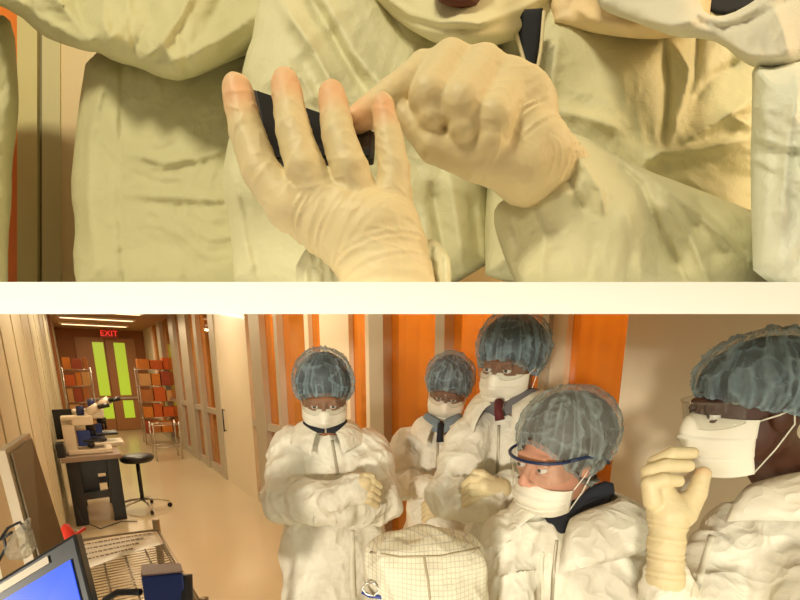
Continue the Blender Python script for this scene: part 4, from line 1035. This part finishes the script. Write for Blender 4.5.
# ---- phone
po = empty('smartphone', W(315, 168, .50), 'thin black smartphone held in the gloved fingers', 'phone')
a, b, c, d = W(254, 96, .505), W(376, 139, .495), W(374, 166, .478), W(268, 168, .478)
nrm = np.cross(b-a, d-a); nrm /= np.linalg.norm(nrm); nrm = nrm if nrm[2] < 0 else -nrm
bevel(MB().hexa([d, c, b, a]+[q-nrm*.008 for q in (d, c, b, a)]).build('case', mat('phone_black', (.03, .022, .02), .3), po), .002)
ctr = (a+b+c+d)/4; I = [ctr+(q-ctr)*.92-nrm*.0085 for q in (a, b, c, d)]
MB().hexa([I[3], I[2], I[1], I[0]]+[q-nrm*.0008 for q in (I[3], I[2], I[1], I[0])]).build('screen', mat('phone_glass', (.01, .01, .012), .08), po)

# ---- U4: pointing person (right of centre)
root = empty('person', W(600, 290, .75), 'person pointing a gloved finger at the phone, coverall zipper open at the neck', 'person', G_)
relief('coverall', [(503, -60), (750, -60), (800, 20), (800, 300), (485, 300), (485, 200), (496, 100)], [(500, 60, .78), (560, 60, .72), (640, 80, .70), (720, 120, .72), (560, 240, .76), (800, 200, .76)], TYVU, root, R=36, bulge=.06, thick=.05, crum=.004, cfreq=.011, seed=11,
  folds=[([(526, 84), (534, 110), (545, 135)], 3, .006), ([(664, 40), (668, 90), (664, 145)], 3, -.012), ([(672, 40), (690, 70), (682, 110), (668, 150)], 3.5, .012), ([(555, 110), (590, 118), (620, 130)], 5, .006), ([(700, 20), (694, 80), (672, 140)], 2.6, -.010),
  ([(645, 165), (660, 152), (700, 150), (750, 138)], 4, .012), ([(760, 90), (720, 120), (678, 145)], 4, .012), ([(745, 60), (712, 78), (690, 110)], 5, -.008), ([(752, 105), (730, 115), (752, 128)], 3, .008), ([(560, 30), (552, 80), (556, 120)], 4, .005)])
# dark shirt showing in the neck opening
relief('undershirt', [(514, 10), (543, 8), (540, 40), (536, 66), (531, 82), (523, 56)], [(532, 40, .640)], DARK, root, R=8, bulge=.003, thick=.006, crum=0, smooth=0)
for pts in ([(511, 18), (521, 50), (530, 82), (532, 110), (538, 128)], [(544, 12), (541, 50), (535, 82), (536, 110), (540, 128)]):
    MB().tube([W(x, y, .634) for x, y in pts], .0026, 8).build('zipper_tape', mat('tape', (.70, .60, .38), .6), root, True)
z = empty_ = MB().tube([W(533, 76, .628), W(533, 90, .628)], [.006, .0045], 8).build('zipper_pull', STEEL, root, True)
# sleeve
relief('sleeve', [(548, 128), (580, 134), (604, 148), (640, 168), (700, 190), (760, 214), (800, 228), (800, 302), (524, 302), (500, 248), (492, 215), (500, 200), (540, 180), (556, 160)],
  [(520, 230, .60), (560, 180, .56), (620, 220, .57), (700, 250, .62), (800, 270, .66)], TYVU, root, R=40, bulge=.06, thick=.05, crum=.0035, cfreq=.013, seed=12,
  folds=[([(565, 140), (580, 160), (600, 190), (602, 215)], 3, .008), ([(604, 150), (640, 185), (660, 230), (690, 290)], 4, -.014), ([(600, 146), (650, 176), (700, 215), (750, 262)], 4, .014), ([(560, 160), (575, 190), (585, 215)], 3, -.005), ([(660, 195), (690, 235), (712, 290)], 4, .010), ([(690, 195), (720, 225), (752, 262)], 4, -.010), ([(530, 200), (545, 240), (540, 290)], 4, .006), ([(510, 215), (520, 245), (512, 262)], 3, -.006), ([(620, 200), (640, 250), (640, 290)], 5, .006)])
relief('sleeve_cuff', [(553, 128), (572, 132), (580, 150), (570, 182), (550, 206), (530, 216), (524, 208), (545, 186), (558, 160)], [(555, 160, .535), (510, 220, .545)], TYVU, root, R=12, bulge=.014, thick=.04, crum=.003, cfreq=.1, seed=13, folds=[([(550-i*8, 150+i*11), (572-i*7, 160+i*12)], 2.5, .003*(1 if i % 2 else -1), 0) for i in range(6)])
# pointing hand
g = .50
VD = W(480, 120, 1.)-np.array([0, 0, CAMZ]); VD /= np.linalg.norm(VD)
glove(root, [
  dict(p=[pc(560, 182, g+.05, 32), pc(530, 160, g+.008, 37), pc(504, 130, g+.004, 38)], k=.014, wr=(.0022, 600, 80), sqd=(VD, 1.5)),
  dict(p=[pc(512, 118, g+.004, 42), pc(452, 84, g+.004, 30)], k=.012, sqd=(VD, 1.9)), dict(p=[pc(515, 125, g+.004, 38), pc(485, 92, g+.004, 30)], k=.012, sqd=(VD, 1.9)),
  dict(p=[pc(452, 78, g, 22), pc(424, 74, g-.004, 18), pc(392, 97, g-.012, 15.5), pc(357, 121, g-.018, 12.5)], k=.002, k0=.006),
  dict(p=[pc(450, 66, g-.008, 20), pc(430, 98, g-.026, 21), pc(431, 118, g-.024, 14)], k=.0012, k0=.007),
  dict(p=[pc(482, 72, g-.010, 21), pc(462, 106, g-.030, 22), pc(462, 128, g-.027, 14)], k=.0012, k0=.007),
  dict(p=[pc(512, 88, g-.008, 20), pc(494, 120, g-.028, 20), pc(491, 140, g-.025, 13)], k=.0012, k0=.007),
  dict(p=[pc(525, 168, g+.004, 26), pc(475, 160, g-.004, 18), pc(432, 146, g-.010, 14), pc(402, 114, g-.010, 11)], k=.004, k0=.012),
  ], .0016, k=.003, wrinkle=.0012, tips=[(W(357, 121, g-.02), .026)], seed=6)

# ---- U5: right-hand masked person above (mask and collar)
relief('collar', [(548, 22), (556, -40), (700, -60), (716, 12), (690, 30), (676, 37), (650, 40), (610, 36), (570, 28)], [(560, 10, .68), (640, 10, .60), (700, 10, .62)], mat('collar_peach', (.80, .62, .38), .55, crumple=.2, cscale=20), root, R=20, bulge=.025, thick=.02, crum=.002, cfreq=.02, folds=[([(575, 5), (590, 18), (640, 30)], 4, .006)])
root = empty('person', W(780, 290, .62), 'person at right edge of the upper view with loose mask and pale coverall', 'person', G_)
relief('face_mask', [(584, -60), (694, -60), (699, 2), (706, 14), (720, 17), (740, 10), (770, -10), (800, -40), (860, -20), (860, 40), (800, 66), (760, 70), (742, 62), (722, 44), (700, 38), (676, 38), (640, 24), (610, 14), (596, 4)],
  [(600, 0, .58), (700, 25, .52), (780, 30, .50)], mat('mask_cool', (.74, .71, .60), .7, bump=.15, bscale=300), root, R=18, bulge=.02, thick=.02, crum=.002, cfreq=.02, seed=15, smooth=1,
  folds=[([(700, 14), (722, 22), (745, 14), (790, -14)], 2.2, .006, 0), ([(700, 22), (724, 29), (748, 22), (800, -6)], 2, -.003, 0), ([(700, 20), (670, 26), (640, 18)], 5, .005), ([(770, 0), (782, 30), (790, 60)], 6, .005), ([(722, 40), (750, 55), (800, 58)], 4, .004)])
relief('coverall', [(752, 62), (775, 66), (860, 40), (900, 60), (900, 300), (754, 300), (750, 180), (752, 100)], [(760, 160, .53), (820, 160, .49)], mat('tyvek_cool', (.78, .80, .70), .5, crumple=.2, cscale=22, bump=.2, bscale=400), root, R=34, bulge=.05, thick=.04, crum=.004, cfreq=.014, seed=16,
  folds=[([(762, 90), (768, 160), (764, 240)], 5, .004), ([(800, 80), (786, 160), (780, 240)], 5, .008), ([(790, 120), (800, 180)], 5, -.006)])
relief('undershirt', [(680, -60), (800, -60), (770, -6), (742, 12), (720, 16), (700, 8)], [(720, 0, .66)], DARK, root, R=8, bulge=.005, thick=.01, crum=0)

# ================================================================== LIGHT
area('upper_key', (-1.0, -.5, 3.7), W(420, 120, .7), .5, 42, (1, .91, .62))
area('upper_rim', (1.4, .3, 2.6), W(450, 150, .7), .5, 14, (1, .72, .40))
def spot(name, loc, yaw, power, col, half=30, edge=4.3):
    l = bpy.data.lights.new(name, 'SPOT'); l.energy = power; l.color = col; l.spot_size = math.radians(half*2); l.spot_blend = .06; l.shadow_soft_size = .16
    o = bpy.data.objects.new(name, l); C.objects.link(o); o.location = loc; o.rotation_euler = (math.radians(90+edge-half), 0, math.radians(yaw)); return o
spot('added_spot_left', (-1.1, -2.9, 1.5), -12, 540, (1, .91, .74)); spot('added_spot_right', (1.4, -3.0, 1.45), 14, 170, (.96, 1, .82))  # unseen spots added behind the camera, cones aimed to brighten the lower group
for s in (3.8, 6.5, 9.5, 13):
    area('ceiling_lamp', K(s, .7, ZC-.07), K(s, .7, 0), 1.0, 34, (1, .80, .52), .3)
for s in (1.2, 3.5, 6.5, 10):
    area('lab_lamp', K(s, 3.6, ZC-.1), K(s, 2.6, .8), 1.4, 30, (1, .80, .5), .5)
for s in (1.0, 2.6, 4.5, 7): area('lab_strip', K(s, 2.0, ZC-.06), K(s, 2.45, .9), 1.4, 22, (1, .82, .55), .2)
